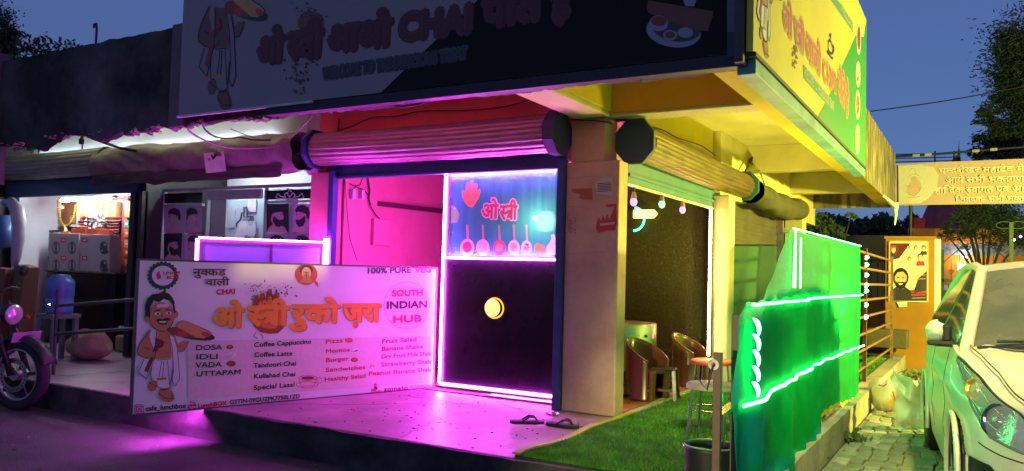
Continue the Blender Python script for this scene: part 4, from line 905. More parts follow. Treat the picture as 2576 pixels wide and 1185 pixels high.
ob = [M('orange_carton_%d' % i, c, .7, var=.15, sc=6, bump=.05) for i, c in enumerate([(.80,.22,.02),(.72,.17,.02),(.85,.30,.04)])]
yb_ = [M('yellow_pack_%d' % i, c, .5, var=.2, sc=8) for i, c in enumerate([(.75,.42,.05),(.65,.45,.15),(.8,.55,.1)])]
k = 0
names_col = ['top', 'upper', 'middle', 'lower', 'bottom']
lvl = [('just under the yellow packs', 700, 845), ('on the middle shelf of the rack', 856, 990), ('on the lowest visible shelf', 1003, 1136)]
pos = ['left', 'right']; hts = ['upper', 'lower']
for li, (lt, y0, y1) in enumerate(lvl):
    for ci in range(2):
        for ri in range(2):
            xa = 956 + 44*ci; ya = y0 + (y1-y0)*ri/2
            mt = ob[rb.randrange(3)]
            if li == 0 and ci == 0 and ri == 0: mt = M('green_carton', (.08, .35, .25), .6)
            o = hb_(xa, ya+5+rb.uniform(0,10)*(1-ri), xa+40, ya + (y1-y0)/2 - 1, 2.14 + rb.uniform(0,.04), .35, 'carton', mt, None, .004,
                '%s %s carton of the red rack column, %s' % (hts[ri], pos[ci], lt) if mt.name != 'green_carton' else 'green carton among the orange ones on the red rack', 'carton', 'small cartons on the red rack')
            a = kh(xa+10, ya + (y1-y0)*.2); c = kh(xa+30, ya + (y1-y0)*.33); q = MB(); pbox(q, a[0], a[1], c[0], c[1], YS(2.14)-.004, .003); q.build('paper_label', MC['paper'], o)
for i in range(7):
    xa = 600 + 50*i if i < 6 else 958
    hb_(xa, 556+rb.uniform(0,14), xa+46 if i < 6 else 1040, 688, 2.16 + .02*(i % 3), .3, 'yellow_pack', yb_[i % 3], None, .012, ['crumpled yellow pack at the left end of the top shelf', 'yellow pack second from the left on the top shelf', 'yellow pack third from the left on the top shelf', 'yellow pack behind the white hanging bunches', 'yellow pack right of the white hanging bunches', 'yellow pack left of the red upright on the top shelf', 'wide yellow pack alone in the right top compartment'][i], 'pack', 'yellow packs on the top shelf')
tx = [M('textile_%d' % i, c, .95, var=.25, sc=14, bump=.6) for i, c in enumerate([(.55,.10,.10),(.6,.55,.5),(.35,.06,.08),(.5,.42,.4),(.12,.10,.10),(.65,.6,.6)])]
for s_, x0 in enumerate((605, 720, 835)):
    for j in range(6):
        y1_ = 840 - 22*j
        b = MB(); a = kh(x0+rb.uniform(0,8), y1_-20); c = kh(x0+100-rb.uniform(0,12), y1_); A, C = at(a[0], c[1], y=YS(2.15)), at(c[0], a[1], y=YS(2.15))
        b.grid(10, 10, lambda p, q: (A.x+(C.x-A.x)*p, YS(2.15)-.03+.12*(.5-.5*math.cos(6.283*q)) if True else 0, A.z+(C.z-A.z)*(.5+.5*math.sin(6.283*q)) + .012*noise.noise(V((p*5, j, q*2)))))
        o = b.build('folded_cloth', tx[(j*2+s_) % 6], None, smooth=True); tag(o, ['bottom', 'second lowest', 'third lowest', 'third from top', 'second from top', 'topmost'][j] + ' folded sack of the ' + ['left', 'middle', 'right'][s_] + ' pile on the rack', 'folded cloth', 'folded sacks piled on the rack')
pc = [M('pack_%d' % i, c, .5) for i, c in enumerate([(.05,.25,.6),(.7,.1,.1),(.1,.5,.6),(.7,.7,.75),(.08,.08,.3)])]
for i in range(5):
    for j in range(3):
        hb_(845+17*i, 870+42*j, 860+17*i, 905+42*j, 2.12, .2, 'small_box', pc[(i*3+j*2) % 5], None, .002, '%s box, %s row, of the blue and red packets right of the fan cartons' % (['first', 'second', 'third', 'fourth', 'fifth'][i], ['top', 'middle', 'bottom'][j]), 'box', 'blue and red packets on the rack')
gl_ = M('green_pack', (.08, .55, .22), .4)
for i in range(2):
    for j in range(4):
        hb_(868+27*i, 1012+31*j, 890+27*i, 1036+31*j, 2.12, .2, 'green_packet', gl_, None, .003, '%s green packet of the %s column beside the fan cartons' % (['top', 'second', 'third', 'bottom'][j], ['left', 'right'][i]), 'packet', 'green packets on the rack')
for i in range(2):
    for j in range(7):
        hb_(960+42*i, 1160+26*j, 998+42*i, 1182+26*j, 2.14, .2, 'book_pack', pc[(i+j*2+3) % 5] if j % 2 else MC['paper'], None, .003, '%s flat packet of the %s stack at the foot of the rack' % (['topmost', 'second', 'third', 'fourth', 'fifth', 'sixth', 'lowest'][j], ['left', 'right'][i]), 'packet', 'flat packets at the foot of the rack')
# shrine cabinet, garland, tube light, hanging bunches
sc_ = thing('wall_cabinet', 'open shrine cabinet with orange lining in the hardware shop', 'cabinet', (-8.5, 1.9, 1.6))
hb_(358, 545, 448, 752, 1.9, .4, 'side_door', m_whs, sc_); hb_(448, 742, 600, 762, 1.9, .4, 'base_board', m_whs, sc_); hb_(586, 560, 600, 745, 1.9, .4, 'side_panel', m_whs, sc_); hb_(448, 560, 590, 745, 2.25, .03, 'lining', M('orange_lining', (.30, .10, .04), .9), sc_)
b = MB(); b.ball(at(*kh(480, 612), y=YS(2.1)), .022, 10, 8); b.build('bulb', E('shrine_bulb', (1, .6, .15), 5), sc_, smooth=True)
for x in (552, 572): b = MB(); p = at(*kh(x, 735), y=YS(2.0)); b.lathe(p, [(.03, 0), (.035, .06), (.015, .1), (.02, .13), (0, .15)], 12); b.build('idol', m_rust, sc_)
ga = thing('marigold_garland', 'yellow marigold garland draped across the shrine cabinet', 'garland', tuple(at(*kh(500, 760), y=YS(1.8))))
m_mg = M('marigold', (.85, .45, .02), .9, var=.4, sc=60, bump=.6)
pts = [(445,560),(446,600),(450,640),(456,675),(466,705),(480,735),(500,755),(525,752),(545,730),(560,705),(572,675),(580,640),(586,610),(588,585)]
b = MB()
for (x0, y0), (x1, y1) in zip(pts, pts[1:]):
    for t_ in (0, .5): b.ball(at(*kh(x0+(x1-x0)*t_, y0+(y1-y0)*t_), y=YS(1.8)), .017, 8, 6)
tag(b.build('flower_string', m_mg, ga), kind='stuff')
b = MB(); b.tube([at(*kh(505, 760), y=YS(1.8)), at(*kh(510, 800), y=YS(1.8))], [.02, .03], 8); b.build('tassel', M('tassel', (.75, .65, .4), .9), ga)
tl = thing('tube_light', 'white fluorescent tube glowing at the top of the hardware shop', 'tube light', tuple(at(*kh(660, 560), y=.9)))
pa, pb = at(*kh(472, 560), y=.42), at(*kh(848, 548), y=.42)
b = MB(); b.tube([pa, pb], .016, 10); b.build('tube', E('white_tube', (.85, .95, 1), 150), tl)
b = MB(); b.bar(pa + V((0, .03, .035)), pb + V((.08, .03, .035)), .06, .03); b.build('fitting', m_white, tl)
b = MB(); rb2 = random.Random(5)
for i in range(110):
    p = at(*kh(738+rb2.gauss(0,32), 690+rb2.gauss(0,38)), y=.50+rb2.random()*.05); a = rb2.random()*6.28; s = .045
    b.add([p, p+V((s*math.cos(a), .02*rb2.random(), s*math.sin(a))), p+V((s*1.3*math.cos(a+.5), -.02, s*1.3*math.sin(a+.5))), p+V((s*math.cos(a+1), 0, s*math.sin(a+1)))], [(0,1,2,3)])
tag(b.build('hanging_pouches', M('white_pouch', (.75, .78, .76), .35, var=.15), None), 'bunch of white pouches hanging below the tube light', 'pouches', kind='stuff')
b = MB(); p = at(*kh(650, 660), y=.5); b.lathe(p, [(.07, 0), (.05, .06), (.02, .2), (.005, .25)], 12); o = b.build('hanging_bag', MC['white_pouch'], None, smooth=True); tag(o, 'small white cone shaped bag hanging left of the pouches', 'bag')
# counter, fan cartons, loose cartons
hc = thing('shop_counter', 'black counter carrying the stacked fan cartons', 'counter', (-7.9, .5, 0))
b = MB(); a, c = at(105, 800, y=.35), at(285, 690, y=.35); b.box(a.x, c.x, .38, .62, 0, c.z); b.build('cabinet', m_black, hc, bevel=.01)
b = MB(); b.box(a.x-.01, c.x+.01, .36, .64, c.z, c.z+.02); b.build('top', m_frame, hc, bevel=.004)
m_ct = M('grey_carton', (.50, .42, .42), .8, var=.12, sc=4, bump=.08); f_fan = flat('fan_print', (.05,.04,.05))
cz = c.z + .028
ys = [(990, 1128), (852, 988)]
for r_ in range(2):
    for j, (x0, x1) in enumerate(((368, 520), (521, 612), (613, 760), (761, 852))):
        if j == 1: continue
        pass
    for j, (x0, x1) in enumerate(((368, 609), (612, 852))):
        b = MB(); a0 = at(*kh(x0, ys[r_][1]), y=.42); c0 = at(*kh(x1, ys[r_][0]), y=.42); z0 = cz + r_*.335; ch = c0.z-a0.z; z0 = cz + r_*(ch+.006); b.box(a0.x, c0.x-.005, .42, .58, z0, z0+ch)
        o = b.build('fan_carton', m_ct, None, bevel=.004); tag(o, ['lower', 'upper'][r_] + ' ' + ['left', 'right'][j] + ' fan carton of the block on the black counter', 'carton', 'fan cartons stacked on the counter')
        cd_ = Decal(o, (0, .419, 0), (1, 0, 0), (0, 0, 1)); yy = (ys[r_][0]+ys[r_][1])/2
        for xx in ((432, 555) if j == 0 else (800,)):
            cu, cv = kh(xx, yy+5); cd_.lines([cd_.ell(cu, cv, 8.5, 14.5, 20)+[(cu+8.5, cv)]], 2.2, f_fan, 1); cd_.polys([cd_.ell(cu, cv, 3, 13, 12), cd_.ell(cu, cv+10, 4, 5, 10), cd_.ell(cu, cv-9, 3.5, 4, 10)] if j == 0 else [cd_.ell(cu, cv, 9, 6, 12), cd_.ell(cu+4, cv+10, 8, 6, 12), cd_.ell(cu-4, cv-8, 5, 5, 10)], f_fan, 2, 'fan_print')
        for xx in ((488,) if j == 0 else (652,)):
            a1 = kh(xx-20, yy-72); c1_ = kh(xx+22, yy-38); cd_.poly([a1, (c1_[0], a1[1]), c1_, (a1[0], c1_[1])], f_red, 2); cd_.lines([[(a1[0]+3, (a1[1]+c1_[1])/2), (c1_[0]-3, (a1[1]+c1_[1])/2)]], 2, f_wht, 3)
hb_(545, 775, 660, 850, .8, .25, 'red_box', M('red_orange_box', (.75, .10, .03), .6), None, .004, 'red-orange box standing on the fan cartons, left of its twin', 'box', 'red boxes on the fan cartons')
hb_(664, 778, 750, 850, .8, .25, 'red_box', MC['red_orange_box'], None, .004, 'red-orange box on the fan cartons with a white round mark', 'box', 'red boxes on the fan cartons')
hb_(462, 800, 530, 848, .7, .2, 'orange_box', ob[0], None, .004, 'small orange box under the garland tassel', 'box')
wb = thing('small_wall_rack', 'small black two-tier rack on the white left wall of the shop', 'rack', (-8.6, 1.2, 1))
for y0, y1 in ((795, 850), (930, 1000)):
    for yy in (y0, y1): hb_(285, yy-6, 452, yy+6, 1.2, .3, 'shelf', m_dark, wb)
    hb_(285, y0, 297, y1, 1.2, .02, 'rack_post', m_dark, wb); hb_(305, y0+18, 430, y1-8, 1.3, .1, 'stock', m_whs, wb)
wp = Decal(ls_, (-9.775, 0, 0), (0, 1, 0), (0, 0, 1))
b = MB()
for x0, y0, x1, y1, nm, mt in ((190,585,290,640,'framed_picture',M('picture_gold', (.6,.5,.2), .6)), (195,720,240,778,'wall_card',MC['paper']), (200,790,238,840,'wall_card',MC['grey_paper']), (190,850,247,910,'wall_card',MC['paper'])):
    hb_(x0, y0, x1, y1, 2.9, .02, nm, mt, ls_)
m_cb = M('brown_cardboard', (.20, .10, .05), .85, var=.2, sc=4, bump=.1)
def carton_ob(c, hx, hy, hz, rz, lab, tilt=0):
    b = MB(); b.box(-hx, hx, -hy, hy, 0, 2*hz); o = b.build('cardboard_box', m_cb, None, bevel=.006); o.location = c; o.rotation_euler = (0, R(tilt), R(rz)); tag(o, lab, 'box', 'brown boxes behind the motorcycle'); return o
p = at(60, 800, y=-.25)
carton_ob((-9.05, -.3, 0), .20, .1, .53, 10, 'tall brown box behind the motorcycle handlebar', 3); carton_ob((-8.72, -.15, 0), .17, .1, .55, -8, 'tall brown box beside the blue water dispenser', 6); carton_ob((-9.45, -.4, 0), .2, .1, .45, 20, 'pale brown box furthest left behind the motorcycle')
# blue water jar on green crate
wj = thing('water_dispenser', 'blue plastic water dispenser on a grey green stand by the motorcycle', 'water dispenser', (0, 0, 0))
m_wj = M('blue_plastic', (.08, .16, .42), .35, var=.15); p = at(140, 900, y=-.75)
b = MB(); b.lathe((0, 0, .55), [(0, 0), (.145, 0), (.15, .04), (.15, .17), (.145, .19), (.155, .21), (.155, .36), (.15, .40), (.11, .43), (.10, .46), (.0, .47)], 28); b.build('jar', m_wj, wj, smooth=True)
b = MB(); b.lathe((.06, -.15, .66), [(.02, 0), (.02, .03), (.0, .03)], 10, axis=(0, -1, 0)); b.build('tap', m_steel, wj)
b = MB(); b.box(-.17, .17, -.17, .17, .50, .55); b.build('stand_top', M('grey_green_plastic', (.10, .14, .13), .6), wj)
for sx in (-1, 1):
    for sy in (-1, 1): b = MB(); b.box(.13*sx-.025, .13*sx+.025, .13*sy-.025, .13*sy+.025, 0, .5); b.build('leg', MC['grey_green_plastic'], wj)
wj.location = (p.x+.02, -.75, 0)
# sacks
m_sack = M('jute_sack', (.34, .21, .13), .9, var=.3, sc=7, bump=.5, bsc=40)
def sack(lab, c, rx, ry, rz, sd):
    b = MB(); b.grid(40, 24, lambda a, q: (rx*math.sin(math.pi*q)*math.cos(6.283*a)*(1+.22*noise.noise(V((math.cos(6.283*a)*2, math.sin(6.283*a)*2, q*4+sd)))), ry*math.sin(math.pi*q)*math.sin(6.283*a), max(0, rz*(1+math.cos(math.pi*q))*(1+.28*noise.noise(V((math.cos(6.283*a)*1.5, sd, q*3)))))))
    o = b.build('sack', m_sack, None, smooth=True); o.location = c; tag(o, lab, 'sack', 'sacks on the shop floor'); return o
p = at(225, 905, z=0); sack('pale brown sack slumped on the shop floor in front of the counter', (p.x, p.y, 0), .33, .2, .16, 3); sack('small dark sack behind the pale one', (p.x-.45, p.y+.15, 0), .18, .16, .13, 8)
b = MB(); p = at(318, 810, y=.3); b.grid(12, 12, lambda a, q: (p.x-.16+.32*a, p.y+.2*q, .33+.12*noise.noise(V((a*3, q*3, 1))))); o = b.build('teal_bag', M('teal_bag', (.03, .40, .36), .5), None, smooth=True, solid=.02); tag(o, 'crumpled teal bag on the pile behind the board edge', 'bag')
b = MB(); p = at(315, 845, y=.25); b.box(p.x-.22, p.x+.2, .25, .6, .0, .22); o = b.build('pile_of_packets', M('brown_packets', (.30, .2, .10), .8, sc=12, bump=.6), None, bevel=.03); tag(o, 'low brown bundle under the teal bag', 'bundle')
# black pipe railing
pr_ = thing('pipe_railing', 'black two bar pipe railing in front of the hardware shop', 'railing', (-5, -1.5, 0))
for v0, v1 in ((770, 753), (840, 826)):
    b = MB(); b.tube([at(140, v0, y=-1.45), at(345, v1, y=-1.45)], .016, 8); b.build('rail', m_frame, pr_)
b = MB(); q = at(345, 826, y=-1.45); b.tube([(q.x, -1.45, 0), (q.x, -1.45, .88)], .018, 8); b.build('post', m_frame, pr_)
q = at(140, 826, y=-1.45); b = MB(); b.tube([(q.x, -1.45, 0), (q.x, -1.45, .88)], .018, 8); b.build('post', m_frame, pr_)
# hanging wires under the parapet
def wire(lab, pts, r=.006, mat=m_wire, nm='hanging_wire'):
    b = MB(); P3 = [at(u, v, **k) for (u, v, k) in pts]; out = []
    for i in range(len(P3)-1):
        p0 = P3[max(i-1, 0)]; p1 = P3[i]; p2 = P3[i+1]; p3 = P3[min(i+2, len(P3)-1)]
        for t_ in [j/6 for j in range(6)]:
            out.append(.5*((2*p1)+(-p0+p2)*t_+(2*p0-5*p1+4*p2-p3)*t_*t_+(-p0+3*p1-3*p2+p3)*t_**3))
    out.append(P3[-1]); b.tube(out, r, 6); o = b.build(nm, mat, None, smooth=True); tag(o, lab, 'wire'); return o
Y = lambda y: {'y': y}
wire('thick drooping wire from the parapet pilaster to the tarpaulin', [(472,318,Y(-1.5)),(480,333,Y(-1.4)),(520,355,Y(-1.1)),(580,372,Y(-.7)),(650,373,Y(-.4)),(700,366,Y(-.36))], .009, M('lilac_cable', (.35,.2,.35), .6, bump=0))
wire('black wire looping from under the sign to the tarpaulin', [(508,298,Y(-1.5)),(515,325,Y(-1.3)),(545,345,Y(-.9)),(585,348,Y(-.5)),(600,345,Y(-.4)),(640,352,Y(-.36)),(680,352,Y(-.36))], .008)
wire('thin straight wire slanting down to the tarpaulin', [(580,324,Y(-1.4)),(620,340,Y(-.8)),(658,352,Y(-.36))], .004)
wire('wire rising from the tarpaulin end to the canopy edge', [(705,350,Y(-.3)),(740,340,Y(-.4)),(765,315,Y(-.9)),(790,290,Y(-1.4))], .005, MC['lilac_cable'])
wire('wire strung across the salmon wall', [(848,328,Y(.1)),(880,320,Y(.1)),(935,296,Y(.09)),(1000,292,Y(.1)),(1060,280,Y(.09)),(1180,277,Y(.1)),(1270,268,Y(.09)),(1350,246,Y(.0))], .005)
wire('broken black cable under the sign frame', [(988,264,Y(-1.47)),(1010,268,Y(-1.47)),(1050,262,Y(-1.47)),(1080,254,Y(-1.46))], .009)
wire('wire over the pillar top', [(1430,300,Y(0)),(1455,302,Y(-.01)),(1500,304,Y(-.01)),(1530,308,Y(.0)),(1540,312,Y(.15))], .006)
wire('wire resting along the side shutter roll', [(1625,318,{'x':-.02}),(1665,326,{'x':.0}),(1700,345,{'x':.02}),(1740,358,{'x':.02}),(1770,370,{'x':.04}),(1800,392,{'x':.05})], .005)
wire('vertical cable on the salmon wall', [(853,300,Y(.08)),(852,318,Y(.08)),(850,340,Y(.08))], .010)
b = MB(); q = at(242, 95, y=-1.46); b.tube([(q.x, -1.46, 3.40), (q.x, -1.46, 3.58), (q.x-.01, -1.46, 3.63), (q.x-.045, -1.46, 3.63), (q.x-.05, -1.46, 3.59)], .013, 6); o = b.build('bent_rebar', m_frame, None); tag(o, 'hooked iron rebar sticking up from the dark parapet', 'rebar')
b = MB(); q = at(205, 356, y=-1.0); b.lathe((q.x, -1.0, q.z-.03), [(0, 0), (.028, .0), (.03, .05), (.012, .07), (.004, .1)], 10); b.tube([(q.x, -1.0, q.z+.06), (q.x, -1.0, 2.6)], .004, 5); o = b.build('empty_lamp_holder', m_dark, None); tag(o, 'empty black lamp holder hanging under the parapet', 'lamp holder')

# ------------------------------------------------------------------ motorcycle
mc = thing('motorcycle', 'dark parked motorcycle cut by the left frame edge, headlamp lit magenta', 'motorcycle', (0, 0, 0))
m_ty = M('tyre_rubber', (.018, .017, .019), .8, bump=.4, bsc=60); m_mb = M('motor_black', (.015, .014, .016), .42, coat=.12)
def wheel(cx, Rr, nm='wheel'):
    b = MB(); b.lathe((cx, 0, Rr), [(Rr-.085, -.035), (Rr-.045, -.058), (Rr-.012, -.045), (Rr, -.015), (Rr, .015), (Rr-.012, .045), (Rr-.045, .058), (Rr-.085, .035)], 48, axis=(0, 1, 0)); w = b.build(nm, m_ty, mc, smooth=True)
    b = MB(); b.lathe((cx, 0, Rr), [(Rr-.10, -.03), (Rr-.085, -.037), (Rr-.082, .037), (Rr-.10, .03)], 40, axis=(0, 1, 0)); b.build('rim', m_alu, w, smooth=True)
    for a in range(5):
        an = 6.283*a/5; b = MB(); b.bar((cx+.04*math.cos(an), 0, Rr+.04*math.sin(an)), (cx+(Rr-.09)*math.cos(an+.12), 0, Rr+(Rr-.09)*math.sin(an+.12)), .03, .02, up=(0,1,0)); b.build('spoke', m_mb, w)
    b = MB(); b.lathe((cx, -.065, Rr), [(.11, 0), (.155, 0), (.155, .004), (.11, .004)], 40, axis=(0, 1, 0))
    b.build('brake_disc', m_steel, w)
    b = MB()
    for i in range(26):
        an = 6.283*i/26; b.lathe((cx+.135*math.cos(an), -.068, Rr+.135*math.sin(an)), [(0, 0), (.007, 0)], 6, axis=(0, -1, 0))
    tag(b.build('disc_hole', m_dark, w), kind='stuff')
    b = MB(); b.lathe((cx, -.06, Rr), [(.0, 0), (.05, 0), (.05, .12), (0, .12)], 16, axis=(0, 1, 0)); b.build('hub', m_alu, w)
    return w
wheel(0, .32); wheel(-1.36, .31)
for s in (-1, 1):
    b = MB(); b.tube([(0, .09*s, .32), (-.30, .09*s, .98)], [.028, .022], 10); b.build('fork_leg', m_mb, mc, smooth=True)
b = MB(); b.grid(24, 6, lambda a, c: ((.37)*math.cos(R(18+120*a)), (c-.5)*.15, .32+(.37 - .05*(2*c-1)**2)*math.sin(R(18+120*a)))); b.build('front_mudguard', m_mb, mc, smooth=True, solid=.006)
b = MB(); b.lathe((-.10, 0, .86), [(0, .03), (.07, .025), (.092, 0)], 24, axis=(1, 0, -.08)); hl = b.build('headlight', M('lamp_lens', (.8, .75, .8), .08, spec=1, metal=.5, bump=.3, bsc=30), mc, smooth=True)
b = MB(); b.lathe((-.10, 0, .86), [(.092, .0), (.10, 0), (.10, -.05), (.07, -.11), (0, -.13)], 24, axis=(1, 0, -.08)); b.build('shell', m_mb, hl, smooth=True)
for s in (-1, 1):
    b = MB(); b.ball((-.14, .17*s, .83), .032, 12, 8, (1.3, 1, .8)); ind = b.build('indicator', M('amber_lens', (.40, .08, .01), .15, coat=.5), mc, smooth=True)
    b = MB(); b.tube([(-.16, .05*s, .84), (-.14, .15*s, .83)], .01, 6); b.build('stem', m_mb, ind)
    b = MB(); b.tube([(-.36, .08*s, 1.06), (-.38, .2*s, 1.10), (-.46, .36*s, 1.08)], [.012, .012, .018], 8); b.build('handlebar', m_mb, mc, smooth=True)
    b = MB(); b.lathe((-.40, .34*s, 1.26), [(0, .0), (.05, .0), (.055, -.02), (0, -.04)], 16, axis=(-1, 0, 0)); mi = b.build('mirror', m_mb, mc, smooth=True)
    b = MB(); b.tube([(-.40, .27*s, 1.10), (-.39, .31*s, 1.18), (-.40, .34*s, 1.23)], .006, 6); b.build('stalk', m_mb, mi)
b = MB(); b.obox((.06, 0, .665), (.0, .15, 0), (.012, 0, .045), (.003, 0, 0)); np_ = b.build('number_plate', M('plate_white', (.35, .3, .35), .4), mc)
b = MB(); b.grid(16, 12, lambda a, c: (-.36-.42*a, .14*math.sin(math.pi*(.08+.84*a))**.5*math.cos(math.pi*c), .80 + .04*math.sin(3*a) + .21*math.sin(math.pi*(.1+.8*a))**.6*math.sin(math.pi*c))); b.build('fuel_tank', M('silver_black_tank', (.12, .12, .13), .18, metal=.6, coat=.7), mc, smooth=True)
b = MB(); b.grid(14, 8, lambda a, c: (-.78-.6*a, .13*math.cos(math.pi*c), .80+.06*a+.07*math.sin(math.pi*c))); b.build('seat', m_rub, mc, smooth=True)
b = MB(); b.box(-.85, -.45, -.12, .12, .28, .58); b.build('engine', m_alu, mc, bevel=.04); b = MB(); b.tube([(-.35, 0, .95), (-.5, 0, .72), (-.42, 0, .4), (-.9, 0, .28), (-1.3, 0, .33)], .025, 8); b.build('frame_tube', m_mb, mc)
b = MB(); b.tube([(-.45, -.1, .45), (-.3, -.13, .28), (-.6, -.15, .2), (-1.5, -.17, .34)], [.02, .02, .025, .05], 10); b.build('exhaust', m_steel, mc, smooth=True)
b = MB(); b.grid(14, 4, lambda a, c: (-1.36+.38*math.cos(R(60+120*a)), (c-.5)*.16, .31+.38*math.sin(R(60+120*a)))); b.build('rear_mudguard', m_mb, mc, smooth=True, solid=.006)
mc.scale = (1.05,)*3; mc.rotation_euler.z = R(14); mc.location = (-5.30, -1.99, -.25)
lc = thing('assumed_led_strip', 'assumed short magenta LED strip glowing under the near end of the menu board', 'LED strip', tuple(BLb))  # source assumed for the magenta streak on the road, hidden behind the board
p0 = BLb + Ub*.12 - Nb*.045 + ZB*.012; p1 = BLb + Ub*.56 - Nb*.045 + ZB*.012
b = MB(); b.bar(p0, p1, .012, .012); b.build('strip', E('magenta_led_foot', mg, 520), lc)
# leaf litter and scraps on the road
b = MB(); rl_ = random.Random(8)
for i in range(260):
    x = rl_.uniform(-6.5, 1.5); y = -1.9 - rl_.random()**1.5*2.6; s = rl_.uniform(.008, .022); a = rl_.random()*6.28; p = V((x, y, -.244))
    b.add([p+V((s*math.cos(a), s*math.sin(a), 0)), p+V((-.4*s*math.sin(a), .4*s*math.cos(a), .006)), p-V((s*math.cos(a), s*math.sin(a), 0)), p+V((.4*s*math.sin(a), -.4*s*math.cos(a), .003))], [(0,1,2,3)])
tag(b.build('leaf_litter', M('dry_leaves', (.32, .22, .16), .8, var=.5, sc=3, bump=0), None), 'dry leaves and scraps scattered on the dark road', 'leaf litter', kind='stuff')

# ================================================================== LANE SIDE: fence, cloth, stools
fn = thing('rusty_railing', 'rusty pipe railing on the kerb wall behind the green cloth', 'railing', (1.5, 3, 0))
for z in (.17, .38, .57, .77, .97, 1.16, 1.35, 1.54):
    b = MB(); b.tube([(1.46, -.6, z), (1.46, 3.2, z+.005), (1.46, 7.75, z-.01)], .016, 8); b.build('rail', m_rust, fn)
for y in (-.62, 1.2, 3.2, 4.22, 7.7):
    b = MB(); b.box(1.44, 1.48, y-.02, y+.02, -.1, 1.60); b.build('post', m_rust, fn)
b = MB()
gpst = thing('gate_post_pair', 'two brown steel posts with bolt holes at the near end of the green cloth', 'posts', (1.5, -2, -.25))
m_post2 = M('brown_post', (.16, .10, .07), .6, var=.3, sc=10, metal=.2)
for y, zt in ((-2.27, .82), (-1.93, 1.0)):
    b = MB(); b.box(1.485, 1.525, y-.018, y+.018, -.25, zt); b.build('post', m_post2, gpst, bevel=.003)
for z in (.76, .12):
    b = MB(); b.lathe((1.49, -2.29, z), [(.012, 0), (.028, 0), (.028, .008), (.012, .008)], 14, axis=(0, -1, 0)); b.build('ring_bolt', m_steel, gpst)
b = MB(); b.bar((1.505, -2.25, .50), (1.505, -1.95, .52), .05, .02); b.build('cross_bar', m_steel, gpst)
b = MB(); b.tube([(1.40, -2.3, .70), (1.46, -2.3, .63), (1.49, -2.3, .76)], .006, 5); b.build('chain', m_steel, gpst)

def clothmat(name, rgb, tr):
    m = M(name, rgb, .6, var=.15, sc=4, bump=.25, bsc=200); n = m.node_tree.nodes; L = m.node_tree.links
    n['Principled BSDF'].inputs['Specular IOR Level'].default_value = .12; t = n.new('ShaderNodeBsdfTranslucent'); t.inputs[0].default_value = (*tr, 1); mx = n.new('ShaderNodeMixShader'); mx.inputs[0].default_value = .45
    out = n['Material Output']; L.new(n['Principled BSDF'].outputs[0], mx.inputs[1]); L.new(t.outputs[0], mx.inputs[2]); L.new(mx.outputs[0], out.inputs[0]); return m
m_cl = clothmat('green_cloth', (.001, .38, .09), (.002, .92, .20)); m_hem = M('yellow_hem', (.62, .50, .02), .7)
def lerp_tab(tab, y):
    for (a, p), (c, q) in zip(tab, tab[1:]):
        if y <= c: return p + (q-p)*max(0, (y-a)/(c-a))
    return tab[-1][1]
top1 = [(-1.5, 1.03), (-.64, 1.535), (3.08, 1.575)]; bot1 = [(-1.5, .1), (.35, .10), (.5, .12), (1.6, .075), (3.2, -.06)]
def fx1(y, z): return 1.530 + .008*math.sin(y*16 + math.sin(y*5)*2) * (1.6-z) + .015*noise.noise(V((y*1.8, z*.6, 0))) + .012*(1.6-z)*noise.noise(V((y*4, z, 2)))
g1 = thing('green_cloth', 'far green cloth with yellow hem hung on the railing, lined with green LED rope', 'cloth', (1.53, 1, 0))
def cl1(a, c):
    y = -1.5 + 4.6*a; zt = lerp_tab(top1, y); zb = lerp_tab(bot1, y) + .015*math.sin(y*22); z = zt + (zb-zt)*c; return (fx1(y, z), y, z)
b = MB(); b.grid(180, 40, cl1); b.build('sheet', m_cl, g1, smooth=True)
def hem1(a, c): y = -.2 + 3.3*a; zb = lerp_tab(bot1, y) + .015*math.sin(y*22); z = zb - .035*c; return (fx1(y, z)+.003, y, z)
b = MB(); b.grid(150, 2, hem1); b.build('hem', m_hem, g1, smooth=True)
top2 = [(-2.10, .98), (-1.96, 1.06), (-1.3, 1.07), (-.2, 1.10), (.45, 1.12)]; bot2 = [(-2.1, -.24), (-1.6, -.24), (-.7, -.14), (-.5, -.13), (.42, -.10)]
def fx2(y, z): return 1.56 + .022*math.sin(y*11 + 2*math.sin(y*3))*(1.15-z) + .05*(1.2-z)*noise.noise(V((y*2.6, z*.8, 7))) + .06*max(0, .5-z)*max(0, math.sin(y*7)) + .02*noise.noise(V((y*6, z*5, 3)))
def cl2(a, c):
    y = -2.06 + 2.5*a; zt = lerp_tab(top2, y) + .01*math.sin(y*19); zb = lerp_tab(bot2, y); z = zt + (zb-zt)*c
    yy = y + .10*max(0, .2-a)*5*(-math.sin(math.pi*min(1, c*1.35))) + .08*(1-a)*c; return (fx2(y, z), yy, z)
g2_ = thing('green_cloth', 'near green cloth gathered on the gate post with glowing rope spirals', 'cloth', (1.56, -1, 0))
b = MB(); b.grid(150, 60, cl2); b.build('sheet', m_cl, g2_, smooth=True)
b = MB(); b.grid(100, 2, lambda a, c: (lambda p: (p[0]+.003, p[1], p[2]-.035*c))(cl2(.35+.65*a, 1))); b.build('hem', m_hem, g2_, smooth=True)
